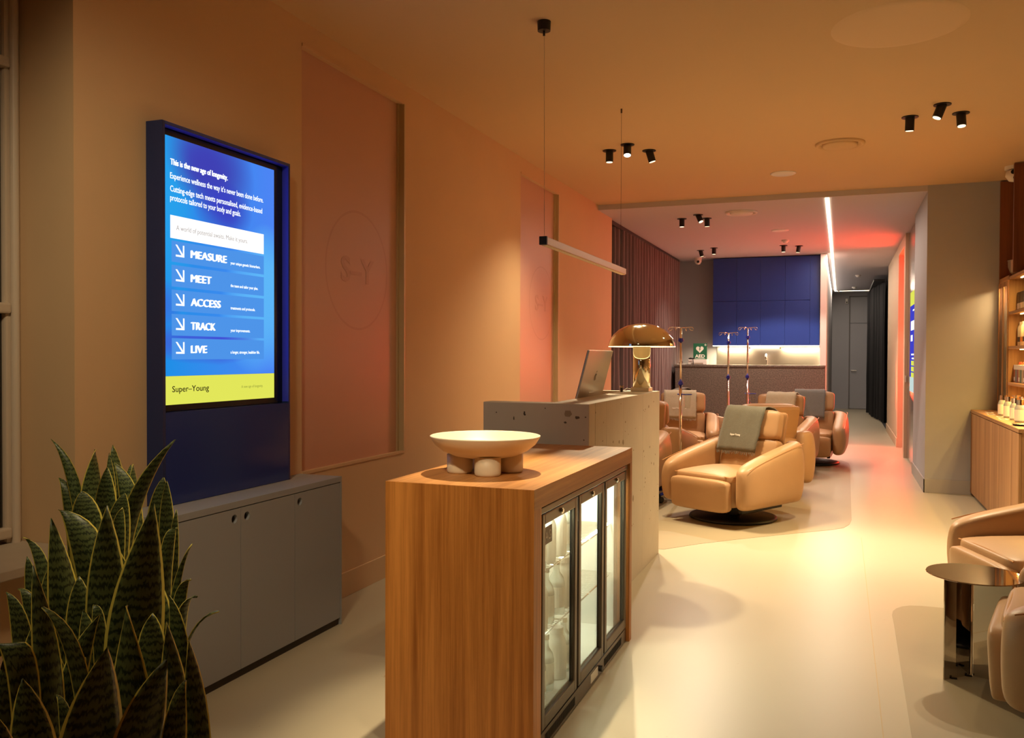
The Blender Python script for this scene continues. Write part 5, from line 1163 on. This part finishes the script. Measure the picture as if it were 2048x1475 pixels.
# ================================================================== SNAKE PLANT
LEAVES=[(-2.134, 1.858, 1.154, -2.039, 1.865, 0.978, 0.035),
(-2.014, 1.904, 1.124, -2.002, 1.878, 0.931, 0.067),
(-2.046, 1.999, 1.127, -2.012, 1.98, 0.925, 0.066),
(-2.017, 1.956, 1.109, -1.991, 1.936, 0.934, 0.032),
(-1.994, 2.017, 1.067, -1.978, 1.993, 0.925, 0.04),
(-1.583, 1.748, 1.183, -1.678, 1.684, 0.956, 0.05),
(-1.823, 1.762, 1.1, -1.811, 1.739, 0.941, 0.064),
(-1.884, 1.846, 1.099, -1.815, 1.844, 0.95, 0.055),
(-2.112, 1.865, 1.042, -2.052, 1.859, 0.925, 0.044),
(-1.721, 1.586, 1.068, -1.69, 1.573, 0.936, 0.08),
(-1.606, 1.416, 1.058, -1.521, 1.426, 0.944, 0.072),
(-1.609, 1.736, 1.087, -1.604, 1.712, 0.935, 0.061),
(-1.565, 1.699, 1.086, -1.548, 1.68, 0.925, 0.038),
(-1.47, 1.628, 1.032, -1.462, 1.606, 0.889, 0.026),
(-1.347, 1.301, 1.102, -1.337, 1.283, 0.862, 0.082),
(-1.187, 1.256, 1.124, -1.208, 1.226, 0.859, 0.101),
(-1.535, 1.336, 1.058, -1.484, 1.332, 0.83, 0.068),
(-1.678, 1.387, 0.996, -1.613, 1.39, 0.898, 0.029),
(-1.713, 1.427, 0.943, -1.682, 1.416, 0.829, 0.03),
(-1.433, 1.588, 0.997, -1.44, 1.562, 0.92, 0.03),
(-1.294, 1.48, 0.994, -1.319, 1.449, 0.859, 0.016),
(-1.227, 1.398, 0.942, -1.239, 1.373, 0.872, 0.027),
(-1.18, 1.362, 0.923, -1.2, 1.335, 0.854, 0.03),
(-1.108, 1.336, 0.911, -1.157, 1.298, 0.823, 0.009),
(-1.264, 1.064, 1.044, -1.22, 1.062, 0.823, 0.048),
(-1.441, 1.156, 0.959, -1.397, 1.154, 0.859, 0.036),
(-1.465, 1.2, 0.951, -1.419, 1.199, 0.877, 0.029),
(-1.162, 0.995, 1.005, -1.094, 1.005, 0.882, 0.031),
(-1.348, 1.244, 0.912, -1.322, 1.234, 0.803, 0.038),
(-1.289, 1.213, 0.935, -1.265, 1.204, 0.867, 0.024),
(-1.079, 1.08, 0.993, -1.062, 1.069, 0.785, 0.071),
(-1.159, 1.263, 0.954, -1.129, 1.256, 0.84, 0.036),
(-1.017, 1.103, 0.966, -0.99, 1.096, 0.785, 0.05),
(-0.878, 0.996, 0.986, -0.856, 0.989, 0.826, 0.038),
(-0.87, 0.84, 1.027, -0.88, 0.821, 0.857, 0.084),
(-0.814, 0.882, 1.004, -0.841, 0.857, 0.848, 0.077),
(-0.812, 0.914, 0.966, -0.82, 0.897, 0.86, 0.032),
(-1.014, 0.837, 0.968, -0.987, 0.833, 0.832, 0.061),
(-1.213, 0.921, 0.893, -1.141, 0.935, 0.949, 0.043),
(-1.141, 1.001, 0.867, -1.111, 0.997, 0.798, 0.021),
(-0.863, 0.947, 0.912, -0.859, 0.935, 0.837, 0.015),
(-1.182, 1.093, 0.887, -1.172, 1.081, 0.84, 0.007),
(-1.269, 1.113, 0.887, -1.248, 1.103, 0.767, 0.042),
(-1.662, 1.662, 1.055, -1.663, 1.636, 0.925, 0.06),
(-1.471, 1.52, 0.993, -1.447, 1.506, 0.857, 0.064),
(-1.628, 1.621, 1.027, -1.625, 1.598, 0.916, 0.037),
(-1.438, 1.317, 0.95, -1.423, 1.303, 0.829, 0.053),
(-1.312, 1.366, 0.976, -1.274, 1.359, 0.83, 0.058),
(-1.407, 1.384, 0.998, -1.391, 1.368, 0.856, 0.073),
(-1.575, 1.372, 0.951, -1.566, 1.354, 0.84, 0.042),
(-1.198, 1.141, 0.949, -1.235, 1.109, 0.803, 0.046),
(-1.151, 1.213, 0.935, -1.142, 1.198, 0.821, 0.059),
(-1.911, 1.942, 1.083, -1.89, 1.921, 0.931, 0.038),
(-1.173, 0.937, 0.943, -1.148, 0.93, 0.82, 0.049),
(-1.3, 1.103, 0.942, -1.299, 1.084, 0.803, 0.046),
(-1.007, 0.786, 0.944, -0.976, 0.784, 0.831, 0.042),
(-0.856, 1.003, 0.883, -0.869, 0.983, 0.784, 0.029)]

t = thing('snake_plant', 'large snake plant with yellow edged banded leaves at the left front', 'plant', (-1.45, 1.35, 0))
P0, P1_ = Vector((-2.02, 1.95, 0)), Vector((-0.90, 0.84, 0))
dd = (P1_-P0).normalized(); nn = Vector((-dd.y, dd.x, 0)); hwid = 0.20
cn = [P0-dd*.12+nn*hwid, P0-dd*.12-nn*hwid, P1_+dd*.10-nn*hwid, P1_+dd*.10+nn*hwid]
pot = new(); POLY(pot, cn, (0, 0, 0.46)); mk('planter_trough', pot, M['planter'], t)
cn2 = [Vector((p.x, p.y, 0.4605)) for p in [P0-dd*.10+nn*.18, P0-dd*.10-nn*.18, P1_+dd*.08-nn*.18, P1_+dd*.08+nn*.18]]
mk('soil', POLY(new(), cn2, (0, 0, 0.008)), M['soil'], t)
def leaf(tip, mid, wd, seed):
    tip = Vector(tip); mid = Vector(mid)
    s = max(0, min(1, (mid.xy-P0.xy).dot(dd.xy)/(P1_-P0).length)); cpt = P0.lerp(P1_, s)
    off = Vector((mid.x, mid.y, 0))-cpt; lim = off.normalized()*min(off.length, 0.15) if off.length > 1e-5 else off
    root = cpt+lim; root.z = 0.46
    bm = new(); uvl = bm.loops.layers.uv.new('UVMap'); N = 16; rows = []
    random.seed(seed); tw = random.uniform(-0.5, 0.5); yaw = random.uniform(-0.35, 0.35); cup = random.uniform(0.18, 0.42)
    camdir = Vector((0, 0, 0)); view = Vector((-mid.x, -mid.y, 0)).normalized()
    for i in range(N+1):
        q = i/N
        # quadratic through root, mid (q about .6) and tip
        tm = 0.58; a = (1-q)*(1-q); c = q*q; bq = 2*q*(1-q)
        ctrl = (mid-root*(1-tm)**2-tip*tm**2)/(2*tm*(1-tm))
        p = root*a+ctrl*bq+tip*c
        if q < 0.62: wq = 0.50+0.50*math.sin(q/0.62*PI/2)
        else: wq = max(0.0, 1-((q-0.62)/0.38)**1.7)
        wq = wd/2*wq + (0.0005 if i == N else 0)
        an = math.atan2(view.y, view.x)+PI/2+yaw+tw*(q-0.5)
        side = Vector((math.cos(an), math.sin(an), 0)); nrm = Vector((side.y, -side.x, 0))
        row = []
        for j in range(7):
            u = j/6*2-1; row.append((bm.verts.new(p+side*(wq*u)-nrm*(cup*wq*(u*u)) + nrm*(0.004*math.sin(q*9+seed)*u)), (j/6, q)))
        rows.append(row)
    L_ = (tip-root).length/0.6
    for r0, r1 in zip(rows, rows[1:]):
        for j in range(6):
            f = bm.faces.new((r0[j][0], r0[j+1][0], r1[j+1][0], r1[j][0]))
            for lp, src in zip(f.loops, (r0[j], r0[j+1], r1[j+1], r1[j])): lp[uvl].uv = (src[1][0], src[1][1]*L_)
    o = mk('leaf', bm, M['leaf'], t, smooth=True); md = o.modifiers.new('t', 'SOLIDIFY'); md.thickness = 0.0022
for i, L9 in enumerate(LEAVES): leaf(L9[0:3], L9[3:6], L9[6], i+1)
